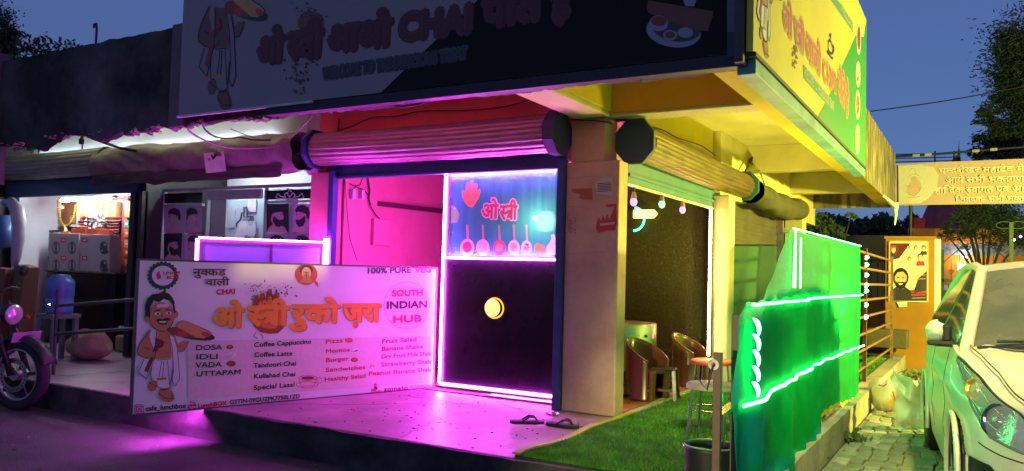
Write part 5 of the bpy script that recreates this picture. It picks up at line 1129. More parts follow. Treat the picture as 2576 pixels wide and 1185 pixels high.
# LED ropes
def rope(pts, r, name='led_rope', par=g1): b = MB(); b.tube(pts, r, 6); return b.build(name, e_green, par)
rr = random.Random(2)
def wob(y0, y1, z0, z1, fx, n=40, am=.002): return [(fx(y0+(y1-y0)*i/n, z0+(z1-z0)*i/n)+.03, y0+(y1-y0)*i/n, z0+(z1-z0)*i/n + rr.uniform(-am, am)) for i in range(n+1)]
rope(wob(-1.93, -.3, 1.055, 1.055, fx2, 30, .002), .008, par=g2_); rope(wob(-.3, 3.05, 1.06, 1.05, fx1, 40), .007)
rope(wob(-1.98, -.2, .52, .565, fx2, 36, .003), .009, par=g2_); rope(wob(-.2, 3.2, .56, .50, fx1, 40), .007)
rope([(1.545, -.62+3.68*i/20, 1.548+.03*i/20) for i in range(21)], .004)
rope([(1.565, -.64-.004*i, 1.53-.055*i) for i in range(8)], [.004+.001*i for i in range(8)]); rope([(1.575, -.50, 1.49-.05*i) for i in range(8)], .005)
def helix(y, z0, z1, turns, R_, r, par, x=1.535):
    for t in range(turns):
        zc = z0 + (z1-z0)*(t+.5)/turns; pts = []
        for i in range(9):
            u = i/8; a = -math.pi*.5 + math.pi*u; pts.append((x + .035 + .012*math.sin(math.pi*u), y - R_*1.2 + 2.4*R_*u, zc + .045 - .09*u**1.3))
        rope(pts, [r*.5, r, r*1.25, r*1.35, r*1.35, r*1.3, r*1.1, r*.9, r*.5], 'led_rope_turn', par)
helix(-1.90, .56, .98, 5, .05, .009, g2_, 1.57); 
for i, z in enumerate((1.44, 1.36, 1.25, 1.14, .93, .80, 1.08)):
    rope([(1.60, 3.02, z), (1.61, 3.07, z+.018), (1.59, 3.11, z+.03)], [.010, .016, .009], 'led_rope_turn', g1)

def bar_stool(lab, seat_mat, holes, u, v, zs, r=.145):
    t = thing('round_stool', lab, 'stool', (0, 0, 0), 'round stools with wire legs')
    b = MB(); b.lathe((0, 0, zs), [(0, .0), (r*.93, 0), (r, -.008), (r, -.03), (r*.95, -.034), (0, -.034)], 32); s = b.build('seat', seat_mat, t, smooth=False, bevel=.003)
    for a in (45, 135, 225, 315):
        b = MB(); c, s_ = math.cos(R(a)), math.sin(R(a)); b.tube([(c*r*.85, s_*r*.85, zs-.034), (c*r*1.02, s_*r*1.02, zs*.5), (c*r*1.1, s_*r*1.1, 0)], .0065, 8); b.build('leg', m_steel, t)
    b = MB(); b.tube([(r*1.08*math.cos(6.283*i/32), r*1.08*math.sin(6.283*i/32), zs*.33) for i in range(32)], .006, 6, closed=True); b.build('foot_ring', m_steel, t)
    if holes:
        for i in range(4):
            a = 6.283*i/4; b = MB(); b.lathe((.055*math.cos(a), .055*math.sin(a), zs+.001), [(0, 0), (.018, 0)], 12); b.build('seat_hole', m_dark, t)
    p = at(u, v, z=zs); t.location = (p.x, p.y, .0); return t
bar_stool('near round stool with a pale seat pierced by four holes', M('beige_plastic', (.48, .40, .28), .45), True, 1790, 964, .56, .15)
bar_stool('far round stool with a red rimmed seat', M('red_plastic', (.62, .09, .07), .4), False, 1790, 905, .56, .16)
bk = thing('dark_bucket', 'dark ribbed bucket on the grass under the near stool', 'bucket', (0, 0, 0))
b = MB(); b.lathe((0, 0, 0), [(0, 0), (.125, 0), (.13, .02)] + [(.13+.02*i/10 + (.003 if i % 2 else 0), .02+.2*i/10) for i in range(11)] + [(.14, .22), (.13, .2), (.12, .02), (0, .02)], 32); b.build('body', M('dark_bucket_plastic', (.018, .02, .018), .5), bk, smooth=True)
b = MB(); b.tube([(.152*math.cos(6.283*i/36), .152*math.sin(6.283*i/36), .222) for i in range(36)], .005, 6, closed=True); b.build('rim', M('translucent_rim', (.2, .4, .25), .2), bk)
p = at(1788, 1128, z=.2); bk.location = (p.x, p.y, .0)

# ------------------------------------------------------------------ green net behind the first pillar, poles, far side pieces
b = MB(); b.grid(60, 10, lambda a, c: (.02 + 1.32*a, 3.16 + .03*math.sin(a*14) + .02*math.sin(a*31+c*3), 1.58 - .004*math.sin(a*20) - 1.55*c)); o = b.build('green_net', clothmat('grey_green_net', (.10, .20, .12), (.1, .3, .15)), None, smooth=True); tag(o, 'dull grey-green net screen stretched between far pillar and railing', 'net')
b = MB(); b.tube([(.02, 3.16, 1.58), (1.34, 3.16, 1.585)], .012, 6); b.build('top_wire', m_wire, o)
tq = thing('tarpaulin_bundle', 'dark tarpaulin roll sagging under the side canopy', 'tarpaulin', (.2, 5, 2.3))
b = MB(); b.grid(60, 20, lambda a, c: (.16 + (.17+.05*noise.noise(V((a*5, math.cos(6.283*c)*2, 3))))*math.cos(6.283*c), 3.9+3.1*a, 2.30-.05*math.sin(3.14*a) + (.16+.05*noise.noise(V((a*5, math.sin(6.283*c)*2, 8))))*math.sin(6.283*c))); b.build('roll', M('olive_tarpaulin', (.10, .095, .06), .7, var=.4, sc=3, bump=.6, bsc=12), tq, smooth=True)
wire('tangle of wire on the side wall ceiling', [(1893,395,{'x':.10}),(1885,405,{'x':.12}),(1892,412,{'x':.12}),(1902,404,{'x':.12}),(1894,396,{'x':.12}),(1888,408,{'x':.14}),(1875,430,{'x':.14})], .014)
wire('thin wire falling from the ceiling tangle', [(1897,405,{'x':.12}),(1910,430,{'x':.13}),(1920,455,{'x':.14}),(1928,475,{'x':.2})], .008)

# ================================================================== BACKGROUND
m_orw = M('orange_wall', (.72, .25, .02), .85, var=.2, sc=1.5, bump=.15); m_ylw = M('ochre_wall', (.33, .16, .015), .85, var=.25, sc=1.5, bump=.2)
bn = thing('cloth_banner', 'wide tan banner with pale Hindi lines stretched across the lane', 'banner', (2.6, 12, 2.8))
b = MB(); b.grid(60, 8, lambda a, c: (.9+3.6*a, 12 + .03*noise.noise(V((a*5, c, 0))), 2.785 + (.87)*c - .0*a)); b.build('sheet', M('tan_flex', (.66, .46, .32), .6, var=.1, sc=1.5, bump=.05), bn, smooth=True)
nd = Decal(bn, (0, 11.955, 0), (1, 0, 0), (0, 0, 1))
kb_ = lambda x, y: (2125 + .2717*x, 386.4 + .2717*y)
f_bl = flat('banner_light', (.80, .75, .50)); f_bl2 = flat('banner_pale_yellow', (.74, .70, .45))
nd.poly([kb_(*p) for p in ((495,110),(700,100),(830,130),(870,200),(850,330),(770,420),(700,460),(500,470))], f_bl2, 1)
for t_, p0, p1, h in (('च^नद्रशेखर महादेव म^ि', (868,182), (1662,165), 48), ('आये सभी भ^कतगण', (935,272), (1662,258), 50), ('हािद*क ^सवागत एवं आ', (835,368), (1662,352), 52), ('िनवेदक- सभी भ^कत', (1025,442), (1662,434), 40)):
    nd.text(t_.replace('^नद्र', '^नद').replace(' म^ि', ' मे'), kb_(*p0), kb_(*p1), h*.2717, f_bl, .03, 3)
f_gd2 = flat('banner_sketch', (.35, .38, .25)); f_bpk = flat('banner_blush', (.72,.48,.32))
nd.poly([kb_(*p) for p in ((600,270),(640,240),(690,250),(710,300),(690,360),(640,400),(590,380),(575,330))], f_bpk, 2); nd.poly(nd.ell(*kb_(640, 240), 8, 9, 16), f_bpk, 2); nd.poly(nd.ell(*kb_(635, 175), 8, 10, 16), f_bl, 3)
nd.lines([[kb_(*p) for p in l] for l in ([(605,150),(625,135),(650,150),(655,185),(690,210)], [(600,210),(620,190),(660,190)], [(560,350),(600,370),(640,395),(690,350),(710,310)], [(690,345),(700,320),(680,310)], [(555,290),(590,310),(620,290)], [(570,400),(640,410),(700,395)])], 1.2, f_gd2, 4)
# temple
te = thing('temple', 'orange temple hall with pink tower behind trees and a purple lit doorway', 'temple', (2, 20, -.25))
b = MB(); b.box(.85, 4.6, 20, 24, 2.36, 2.80); b.build('parapet', m_orw, te, bevel=.02)
b = MB(); b.box(.95, 4.5, 20.03, 24, 2.02, 2.36); b.build('frieze', M('grey_frieze', (.35, .36, .38), .8, col2=(.12, .12, .15), sc=14, bump=.5), te)
b = MB(); b.box(1.0, 4.45, 20.1, 24, 1.15, 2.02); b.build('orange_band', m_orw, te)
b = MB(); b.box(1.0, 4.45, 20.1, 24, -.25, 1.15); b.build('lower_wall', m_white, te)
b = MB(); b.box(1.0, 1.3, 20.0, 20.6, 2.80, 3.1); b.build('parapet_block', M('red_paint', (.65, .05, .03), .7), te)
b = MB(); b.grid(24, 12, lambda a, c: (2.05 + 1.25*(1-c)**.8*math.cos(6.283*a), 22 + 1.25*(1-c)**.8*math.sin(6.283*a), 2.4+2.8*c)); b.build('tower', M('maroon_tower', (.32, .07, .09), .8, var=.2, bump=.3), te)
b = MB(); b.box(1.75, 2.75, 20.0, 20.098, -.2, 1.0); b.build('door_surround', M('red_orange_door', (.60, .14, .03), .7), te, bevel=.01)
b = MB(); pts = [(1.93, 19.98, -.2), (2.57, 19.98, -.2), (2.57, 19.98, .6)] + [(2.25+.32*math.cos(a), 19.98, .6+.27*math.sin(a)) for a in [math.pi*i/10 for i in range(1, 10)]] + [(1.93, 19.98, .6)]; b.prism(pts, (0, .012, 0)); b.build('doorway', M('door_grey', (.12, .11, .15), .7), te)
b = MB(); b.lathe((2.20, 19.96, .55), [(0, 0), (.20, 0)], 20, axis=(0, -1, 0)); b.build('purple_glow_lamp', E('violet_lamp', (.22, .08, 1), 2.2), te)
b = MB(); b.lathe((2.3, 19.9, 1.98), [(0, .0), (.07, 0), (.09, .03)], 16, axis=(0, 0, -1)); b.build('wall_lamp', E('white_lamp', (.9, .95, 1), 30), te)
b = MB(); b.box(2.12, 2.32, 20.05, 20.098, 1.45, 1.80); b.build('lit_sign', E('lit_plate', (1, .9, .6), 1.2), te)
b = MB(); b.box(1.13, 1.20, 19.98, 20.02, 1.95, 2.12); b.build('small_light', E('small_white', (.8, .85, 1), 4), te)
point('temple_lamp_light', (2.3, 19.7, 1.9), 26, (1, .93, .8), .1)
# poster pillar and ochre wall
ya = thing('ochre_boundary_wall', 'ochre boundary wall with square gate pillar carrying a poster', 'wall', (1, 9, -.25))
b = MB(); b.box(-2.5, 1.32, 9.0, 9.15, -.3, .92); b.build('wall', m_ylw, ya)
b = MB(); b.box(1.28, 2.02, 8.62, 9.0, -.25, 1.93); b.build('gate_pillar', m_ylw, ya, bevel=.01)
b = MB(); b.box(1.26, 2.04, 8.60, 9.02, 1.93, 1.97); b.build('pillar_cap', m_ylw, ya, bevel=.005)
b = MB(); b.box(2.02, 2.10, 8.7, 9.0, -.25, 1.93); b.build('pillar_side', m_white, ya)
b = MB(); a = at(2232, 855, y=8.0); b.box(1.05, 1.66, 8.1, 8.45, .12, .42); o = b.build('stone_trough', M('dark_stone', (.10, .09, .06), .9, sc=6, bump=.7), None, bevel=.02); tag(o, 'dark stone block sitting on the kerb below the poster', 'stone block')
ps = thing('election_poster', 'white poster of a bearded smiling man under rows of small portraits', 'poster', (1.6, 8.58, 1))
b = MB(); a = at(2237, 757, y=8.6); c = at(2334, 608, y=8.6); b.box(a.x, c.x, 8.596, 8.612, a.z, c.z); b.build('sheet', flat('poster_white', (.72, .70, .62)), ps)
b = MB()
for x in (a.x, c.x): b.box(x-.012, x+.012, 8.59, 8.615, a.z, c.z)
b.box(a.x, c.x, 8.59, 8.615, c.z-.012, c.z+.012)
b.build('border', M('poster_border', (.55, .45, .2), .5), ps)
pd = Decal(ps, (0, 8.594, 0), (1, 0, 0), (0, 0, 1))
def bust(dc, cx, cy, s, hair=f_blk, coat=f_wht, skin=f_skin2, beard=False, smile=True, lay=3, cap=None):
    P_ = lambda pts, m, l: dc.poly([(cx+x*s, cy+y*s) for x, y in pts], m, lay+l, 'portrait_print')
    P_([(-14,26),(-12,14),(-5,9),(5,9),(12,14),(14,26)], coat, 0); P_([(-3,12),(3,12),(3,5),(-3,5)], skin, 1)
    P_([(9.5*math.cos(a), -2+11.5*math.sin(a)) for a in [6.283*i/18 for i in range(18)]], hair, 1)
    P_([(-7,-3),(-4,-8),(3,-9),(7,-4),(7,3),(4,9),(0,11),(-4,9),(-7,3)], skin, 2)
    if beard: P_([(-7,1),(-5,4),(-3,3.4),(3,3.4),(5,4),(7,1),(6,8),(2,12),(-2,12),(-6,8)], hair, 3)
    if smile: P_([(-3,5),(3,5),(1.6,7),(-1.6,7)], f_wht, 4)
    P_([(-4.5,-2.5),(-1.5,-2.5),(-1.5,-1.4),(-4.5,-1.4)], hair, 4); P_([(1.5,-2.5),(4.5,-2.5),(4.5,-1.4),(1.5,-1.4)], hair, 4)
    if cap: P_([(-9,-6),(-7,-12),(0,-14),(7,-12),(9,-6)], cap, 4)
pd.poly([(2238,612),(2290,612),(2262,650),(2238,655)], f_mar, 1); pd.poly([(2237,733),(2333,728),(2333,757),(2237,757)], f_char, 1)
pd.poly([(2310,700),(2333,680),(2333,730),(2300,730)], f_char, 1)
bust(pd, 2248, 628, .75, coat=f_char, cap=f_red); bust(pd, 2285, 624, .5); bust(pd, 2304, 624, .5); bust(pd, 2324, 625, .62, coat=f_char, cap=f_red); bust(pd, 2288, 652, .5); bust(pd, 2316, 648, .8, coat=f_red)
bust(pd, 2266, 702, 2.1, coat=f_char, beard=True)
rr = random.Random(6)
for i in range(4): pd.lines([[(2293, 676+9*i), (2328, 674+9*i)]], 2.0, flat('soft_red', (.65,.25,.2)), 2, 'poster_text')
for i in range(3): pd.lines([[(2270, 640+26*i*0+3*i), (2300, 639+3*i)]], .6, f_skin, 2, 'poster_text')
pd.text('चलो वोट करें', (2244,740), (2330,736), 10, f_red, .06, 3) if False else pd.lines([[(2242,738),(2272,736)],[(2278,738),(2300,735)],[(2306,737),(2330,734)],[(2244,744),(2328,741)]], 4, f_red, 3, 'poster_text')
pd.lines([[(2243,752),(2328,749)]], 3, flat('soft_blue', (.2,.25,.4)), 3, 'poster_text'); pd.poly([(2256,760),(2282,759),(2282,772),(2262,773)], f_pink, 1, 'torn_slip')
# gate
gt = thing('green_gate', 'green wrought iron gate with scrolled top in front of the temple', 'gate', (3, 9.4, 0))
m_gg = M('gate_green', (.006, .045, .016), .5, var=.3)
for x in (2.10, 3.12): b = MB(); b.box(x-.03, x+.03, 9.38, 9.44, -.25, 1.78 if x < 3 else 2.25); b.build('post', m_gg, gt)
b = MB(); b.box(2.10, 5.4, 9.38, 9.43, 1.22, 1.27); b.build('top_rail', m_gg, gt)
b = MB(); b.box(2.10, 5.4, 9.38, 9.43, .2, .24); b.build('bottom_rail', m_gg, gt)
for i in range(14): b = MB(); x = 2.2+.09*i if i < 10 else 3.2+.12*(i-10); b.tube([(x, 9.4, -.2), (x, 9.4, 1.22)], .007, 5); b.build('bar', m_gg, gt)
for i in range(7):
    b = MB(); x = 2.24+.125*i; hgt = .28+.22*math.sin(math.pi*(i+.5)/7)
    b.tube([(x, 9.4, 1.27), (x, 9.4, 1.27+hgt)], .006, 5); b.tube([(x+.045*math.cos(a)*(1-a/14), 9.4, 1.40+.045*math.sin(a)*(1-a/14)) for a in [j*.5 for j in range(20)]], .005, 4); b.build('scroll', m_gg, gt)
b = MB(); b.tube([(2.12 + 1.0*i/20, 9.4, 1.55+.35*math.sin(math.pi*i/20)) for i in range(21)], .008, 5); b.build('arch', m_gg, gt)
b = MB(); b.tube([(3.12+.12*math.cos(a)-.1, 9.4, 2.2+.06*math.sin(a)) for a in [j*.5 for j in range(12)]], .008, 5); b.tube([(3.12+.12*math.cos(a)+.1, 9.4, 2.2+.06*math.sin(a)) for a in [j*.5 for j in range(12)]], .008, 5); b.build('finial', m_gg, gt)
# thin fence far back left of the poster
ff_ = thing('dark_bar_fence', 'dark vertical bar fence above the ochre wall', 'fence', (.3, 9.1, .9))
b = MB(); b.box(-1.5, 1.28, 9.05, 9.08, 1.55, 1.58); b.build('rail', m_frame, ff_)
for i in range(24): b = MB(); b.tube([(-1.3+.11*i, 9.06, .92), (-1.3+.11*i, 9.06, 1.7)], .008, 5); b.build('bar', m_frame, ff_)
# steel truss above the banner with a small spire
tr_ = thing('steel_gantry', 'grey steel gantry pipes and small spire above the banner', 'gantry', (1.5, 13, 3.8))
for v in (385, 395, 404): b = MB(); b.tube([at(2240, v+4, y=13), at(2410, v, y=13)], .012, 6); b.build('pipe', m_frame, tr_)
for u in (2352, 2400): b = MB(); b.tube([at(u, 380, y=13), at(u, 410, y=13)], .018, 6); b.build('upright', m_frame, tr_)
b = MB(); p = at(2412, 412, y=13.2); b.lathe(p, [(.05, 0), (.05, .05), (.02, .07), (.045, .12), (.02, .15), (.035, .2), (.015, .23), (.025, .28), (.008, .32), (.004, .5)], 10); b.build('spire', m_frame, tr_)
for u in (2100, 2285): pass
b = MB(); p = at(2291, 520, y=12.2); b.tube([(p.x, 12.2, -.25), (p.x, 12.2, 2.8)], .035, 8); o = b.build('banner_pole', m_frame, None); tag(o, 'thin dark pole holding up the banner by the poster pillar', 'pole')
wire('single overhead cable across the sky', [(2190,280,Y(14)),(2350,258,Y(14)),(2500,232,Y(14)),(2640,205,Y(14))], .014)
wire('thick cable with pale bindings above the banner', [(2250,394,Y(12.5)),(2350,388,Y(12.5)),(2450,380,Y(12.5)),(2600,368,Y(12.5))], .026)
b = MB()
for u, v in ((2305,391),(2335,389),(2455,379.5),(2500,376)): b.tube([at(u-9, v+.6, y=12.47), at(u+9, v-.6, y=12.47)], .030, 6)
tag(b.build('cable_binding', M('yellow_tape', (.6, .55, .15), .6), None), 'pale yellow tape bindings on the thick overhead cable', 'tape', kind='stuff')

# trees
def tree(name, lab, base, blobs, n, s, leafm, trunk_r, limbs=True, sd=1, grp=None):
    t = thing(name, lab, 'tree', tuple(base), grp); rt = random.Random(sd); base = V(base)
    top = V(blobs[0][0]); b = MB(); mid = base.lerp(top, .5) + V((rt.uniform(-.2, .2), 0, 0))
    b.tube([base, base.lerp(mid, .5), mid, top], [trunk_r, trunk_r*.85, trunk_r*.65, trunk_r*.3], 8)
    for c, r in blobs[1:]: b.tube([mid, mid.lerp(V(c), .55)+V((0, 0, .1)), V(c)], [trunk_r*.5, trunk_r*.3, trunk_r*.1], 6)
    b.build('trunk', M('bark', (.06, .045, .035), .95, bump=.6), t)
    vs, fs = [], []
    tot = sum(r**2 for _, r in blobs)
    for c, r in blobs:
        k_ = int(n*r*r/tot); c = V(c)
        cl = [c + V((rt.gauss(0, 1), rt.gauss(0, 1), rt.gauss(0, .8))).normalized()*r*(.35+.65*rt.random()) for _ in range(max(6, int(k_/45)))]
        for i in range(k_):
            q = cl[rt.randrange(len(cl))] + V((rt.gauss(0, 1), rt.gauss(0, 1), rt.gauss(0, .7)))*r*.16
            a = V((rt.gauss(0, 1), rt.gauss(0, 1), rt.gauss(0, .6))).normalized()*s*rt.uniform(.6, 1.3); w = a.cross(V((rt.gauss(0,1), rt.gauss(0,1), rt.gauss(0,1)))).normalized()*s*.28
            k0 = len(vs); vs += [q-a, q+w, q+a, q-w]; fs.append((k0, k0+1, k0+2, k0+3))
    b = MB(); b.v = [tuple(v) for v in vs]; b.f = fs; b.build('crown', leafm, t)
    return t
m_lf = M('leaves_dark', (.045, .085, .03), .7, col2=(.02, .045, .018), sc=2, bump=0); m_lf2 = M('leaves_mid', (.10, .16, .03), .7, col2=(.04, .08, .02), sc=3, bump=0)
g = lambda u, v, y, r: (tuple(at(u, v, y=y)), r)
tree('neem_tree', 'tall dark neem tree against the sky at the right edge', (5.6, 18, -.25), [g(2640,150,18,1.5), g(2570,330,18,.8), g(2560,120,18,.62), g(2545,95,18,.3), g(2530,250,18,.5), g(2500,345,18,.45), g(2480,300,18,.3), g(2540,190,18,.42), g(2520,385,18,.45), g(2470,385,18,.35), g(2600,350,18,1.0), g(2610,230,18,.9), g(2478,280,18,.22)], 34000, .075, m_lf, .22, sd=3)
tree('low_tree', 'small dark tree drooping in front of the temple lamp', (3.0, 16, -.25), [g(2440,590,16,.35), g(2400,575,16,.3), g(2470,560,16,.5), g(2540,575,16,.55), g(2500,525,16,.6), g(2380,590,16,.16), g(2575,600,16,.4), g(2440,540,16,.4)], 7000, .055, m_lf, .10, sd=5)
tree('lit_tree', 'yellow-green lit foliage under the far end of the canopy', (.6, 11.5, -.25), [g(2040,560,11.5,.35), g(2000,550,11.5,.25), g(2075,575,11.5,.25), g(2110,590,11.5,.18), g(2030,590,11.5,.25), g(2140,545,11.5,.15)], 3500, .045, m_lf2, .06, sd=9)
tree('left_tree', 'dark leafy tree at the top left corner of the picture', (-9.3, 1.5, -.25), [g(-30,90,1.5,.7), g(10,75,1.5,.28), g(15,110,1.5,.28), g(0,140,1.5,.3), g(25,125,1.5,.12)], 6000, .055, m_lf, .12, sd=11)
def bush(name, lab, c, r, n, s, mt, sd, flat_=.5):
    rt = random.Random(sd); b = MB(); c = V(c)
    for i in range(n):
        a = V((rt.gauss(0, .5), rt.gauss(0, .4), abs(rt.gauss(0, .5))*flat_))*r; d = V((rt.gauss(0, 1), rt.gauss(0, 1), rt.uniform(0, 1.6))).normalized()*s; w = d.orthogonal().normalized()*s*.2
        q = c + a; b.add([q, q+d*.5+w, q+d, q+d*.5-w], [(0,1,2,3)])
    o = b.build(name, mt, None); return tag(o, lab, 'plant', kind='stuff' if 'weed' in name else None)
bush('rooftop_shrub', 'wispy shrub growing on the left parapet top', at(110, 145, y=-1.45), .35, 260, .07, m_lf, 2); bush('rooftop_weed', 'tuft of weed on the parapet left of the rebar', at(178, 128, y=-1.46), .16, 60, .05, m_lf, 4)
bush('hanging_creeper', 'dry creeper hanging above the hardware shop shutter', at(60, 378, y=-.3), .3, 260, .08, m_lf, 6, .8)
for i, (x, y, r, l) in enumerate(((1.72, 4.7, .28, 'grass clump at the foot of the kerb under the railing'), (1.95, 6.8, .4, 'dark weed patch below the stone block'), (1.66, 1.5, .12, 'small weed tuft by the kerb near the green cloth'), (2.15, 5.6, .3, 'weed clump behind the plastic bags'))):
    bush('weed_clump', l, (x, y, -.24), r, int(240*r/.3), .07, m_lf2, 20+i, .35)
# dark backdrop masses
bk_ = thing('far_building', 'dark building mass behind the trees at the end of the lane', 'building', (0, 30, -.25))
b = MB(); b.box(-14, 1.2, 15.5, 30, -.3, 2.35); b.build('wall', M('night_wall', (.035, .035, .04), .95), bk_)
b = MB(); b.box(3.4, 16, 25, 34, -.3, 3.3); b.build('annex', MC['night_wall'], bk_)
for u, v, col, l in ((2535, 597, (.35,.25,1), 'small violet'), (2520, 603, (.8,.9,1), 'small white')):
    b = MB(); p = at(2125+.2717*(1628 if 'violet' in l else 1568), 386.4+.2717*(768 if 'violet' in l else 798), y=14); b.ball(p, .028, 8, 6); o = b.build('distant_lamp', E('far_' + l[6:], col, 6), None); tag(o, l + ' lamp glowing in the dark to the right of the temple', 'lamp')

# far tree mass and the dark stall at the far left
b = MB(); rt = random.Random(31); vs, fs = [], []
for i in range(26000):
    x = rt.uniform(-8, 24); h = 3.9 + .9*noise.noise(V((x*.5, 2, 0))) + .4*noise.noise(V((x*1.7, 5, 0))); z = h*rt.random()**.6; y = 31 + rt.random()*2
    q = V((x, y, z)); a = V((rt.gauss(0,1), rt.gauss(0,1), rt.gauss(0,1))).normalized()*.16; w = a.orthogonal()*.5; k0 = len(vs); vs += [q-a, q+w, q+a, q-w]; fs.append((k0, k0+1, k0+2, k0+3))
b.v = [tuple(v) for v in vs]; b.f = fs; tag(b.build('far_trees', m_lf, None), 'dark far-off mass of trees behind the temple', 'trees', kind='stuff')
ns = thing('neighbour_stall', 'dark stall front at the left edge with a hanging white plastic roll', 'stall', (-10, -.3, 0))
b = MB(); b.box(-14, -9.62, -.2, 2, 0, 2.4); b.build('wall', m_dark, ns)
b = MB(); b.tube([at(u, v, y=-.35) for u, v in ((12,512),(28,508),(42,525),(48,560),(46,600),(40,650),(36,668))], [.05,.07,.09,.09,.08,.06,.04], 10); b.build('plastic_roll', M('lilac_plastic', (.45,.42,.5), .4, bump=.3), ns, smooth=True)
b = MB(); b.tube([at(10, 545, y=-.3), at(12, 620, y=-.3)], .11, 12); b.build('blue_can', m_wj, ns, smooth=True)
# ------------------------------------------------------------------ bags
def bag(lab, c, sx, sy, sz, mat, sd, mark=None):
    b = MB(); b.grid(30, 22, lambda a, q: (c[0] + sx*math.sin(math.pi*q)*math.cos(6.283*a)*(1+.5*noise.noise(V((math.cos(6.283*a)*1.4, math.sin(6.283*a)*1.4, q*2+sd)))), c[1] + sy*math.sin(math.pi*q)*math.sin(6.283*a), c[2] + max(0, sz*(1+math.cos(math.pi*q)) + .3*sz*noise.noise(V((math.cos(6.283*a)*2, math.sin(6.283*a)*2, q*3+sd))))))
    o = b.build('plastic_bag', mat, None); return tag(o, lab, 'bag')
m_bg = M('yellow_white_bag', (.75, .65, .40), .35, col2=(.65, .50, .02), sc=3, bump=.3, contrast=(.42, .5)); 
p = at(2232, 1035, z=-.24); o = bag('yellow and white carrier bag with red print by the kerb end', (p.x+.0, p.y, -.24), .2, .16, .17, m_bg, 2)
q = Decal(o, (p.x, p.y-.19, 0), (1, 0, 0), (0, 0, 1)); q.lines([[(2210,968),(2222,972),(2230,966)],[(2246,985),(2252,1010),(2262,1005)],[(2262,990),(2275,1000),(2268,1012)],[(2272,1012),(2282,1030)]], 3, f_red, 2)
m_cs = M('clear_sack', (.55, .58, .42), .3, var=.2, sc=3, bump=.3); 
b = MB(); p = at(2290, 1085, z=-.24); b.grid(24, 20, lambda a, c: (p.x-.14+.34*a + .05*noise.noise(V((a*3, c*4, 1))) - .10*(c > .5)*(c-.5), p.y+.1+.12*noise.noise(V((a*3, c*3, 5))), -.235+.55*c*(1-.18*a) + .05*noise.noise(V((a*4, c*4, 9))))); o = b.build('plastic_sheet_sack', m_cs, None, solid=.004); tag(o, 'crumpled pale green plastic sack leaning beside the car wheel', 'sack')
b = MB(); b.grid(16, 8, lambda a, c: (p.x-.16+.36*a, p.y-.08+.16*c, -.236+.05*abs(noise.noise(V((a*5, c*4, 2)))))); o = b.build('plastic_scrap', m_cs, None, smooth=True); tag(o, 'flattened white plastic scrap in front of the leaning sack', 'scrap')
for i, (u, v, l) in enumerate(((2105, 1030+60, 'thin white scrap of paper beside the kerb'), (2065, 1150, 'small dark twig on the pavers'))):
    p = at(u, v, z=-.225); b = MB(); b.obox(p, (.06, .01, 0), (-.004, .012, 0), (0, 0, .003)); o = b.build('scrap' if i == 0 else 'twig', [MC['paper'], m_dark][i], None); tag(o, l, ['scrap', 'twig'][i])

# ================================================================== CAR
car = thing('parked_car', 'silver hatchback parked nose-on at the right, cut by the frame edge', 'car', (0, 0, 0))
m_sil = M('silver_paint', (.78, .73, .56), .38, metal=.12, col2=(.66, .61, .45), sc=3, bump=.02, coat=.35, bsc=5); m_gl = M('windscreen_glass', (.15, .15, .11), .28, spec=.8, col2=(.08, .08, .06), sc=1.5, bump=.02)
m_blkp = M('black_trim', (.015, .015, .016), .45, var=.2); m_glass2 = M('side_glass', (.10, .11, .06), .1, spec=.9, bump=0)
plan = [(0,0),(.30,.015),(.52,.07),(.68,.17),(.785,.33),(.835,.60),(.85,.95),(.85,1.6),(.85,2.3),(.845,3.0),(.81,3.45),(.70,3.74),(.45,3.84),(0,3.86)]
def catm(P_, t):
    n_ = len(P_)-1; x = min(max(t, 0), .99999)*n_; i = int(x); f = x-i
    p0, p1, p2, p3 = P_[max(i-1, 0)], P_[i], P_[min(i+1, n_)], P_[min(i+2, n_)]
    return tuple(.5*((2*p1[k])+(-p0[k]+p2[k])*f+(2*p0[k]-5*p1[k]+4*p2[k]-p3[k])*f*f+(-p0[k]+3*p1[k]-3*p2[k]+p3[k])*f**3) for k in (0, 1))
def nrm(t):
    a, b_ = catm(plan, max(0, t-.004)), catm(plan, min(1, t+.004)); dx, dy = b_[0]-a[0], b_[1]-a[1]; L = math.hypot(dx, dy); return (dy/L, -dx/L)
def ztop(y): return lerp_tab([(-1, .70), (.0, .70), (.17, .755), (.4, .86), (.7, .925), (1.15, .975), (2.5, 1.01), (3.5, 1.05), (4, 1.05)], y)
def inset(h):   # h = height in metres
    return lerp_tab([(0, .05), (.22, .035), (.36, 0), (.52, .004), (.62, .02), (.74, .05), (.9, .10), (1.1, .15)], h)
def shell(t, c, out=0.0):
    x, y = catm(plan, t); nx, ny = nrm(t); zt = ztop(y); z = .20 + (zt-.20)*c
    side = min(1, max(0, (y-.3)/.6)); ins = inset(z)*(1-side) + side*lerp_tab([(0, .06), (.25, .03), (.5, .0), (.62, .012), (.74, .0), (.86, .02), (1.1, .07)], z) - out
    return (x - nx*ins, y - ny*ins, z)
def arch(c):
    return (abs(c.x) > .6) and any(math.hypot(c.y-yw_, c.z-.30) < .335 for yw_ in (.70, 3.10))
b = MB(); 
for sgn in (1, -1):
    k0 = len(b.v); b.grid(260, 40, lambda t, c: (lambda p: (sgn*p[0], p[1], p[2]))(shell(t, c)), skip=arch)
body = b.build('body', m_sil, car, smooth=True)
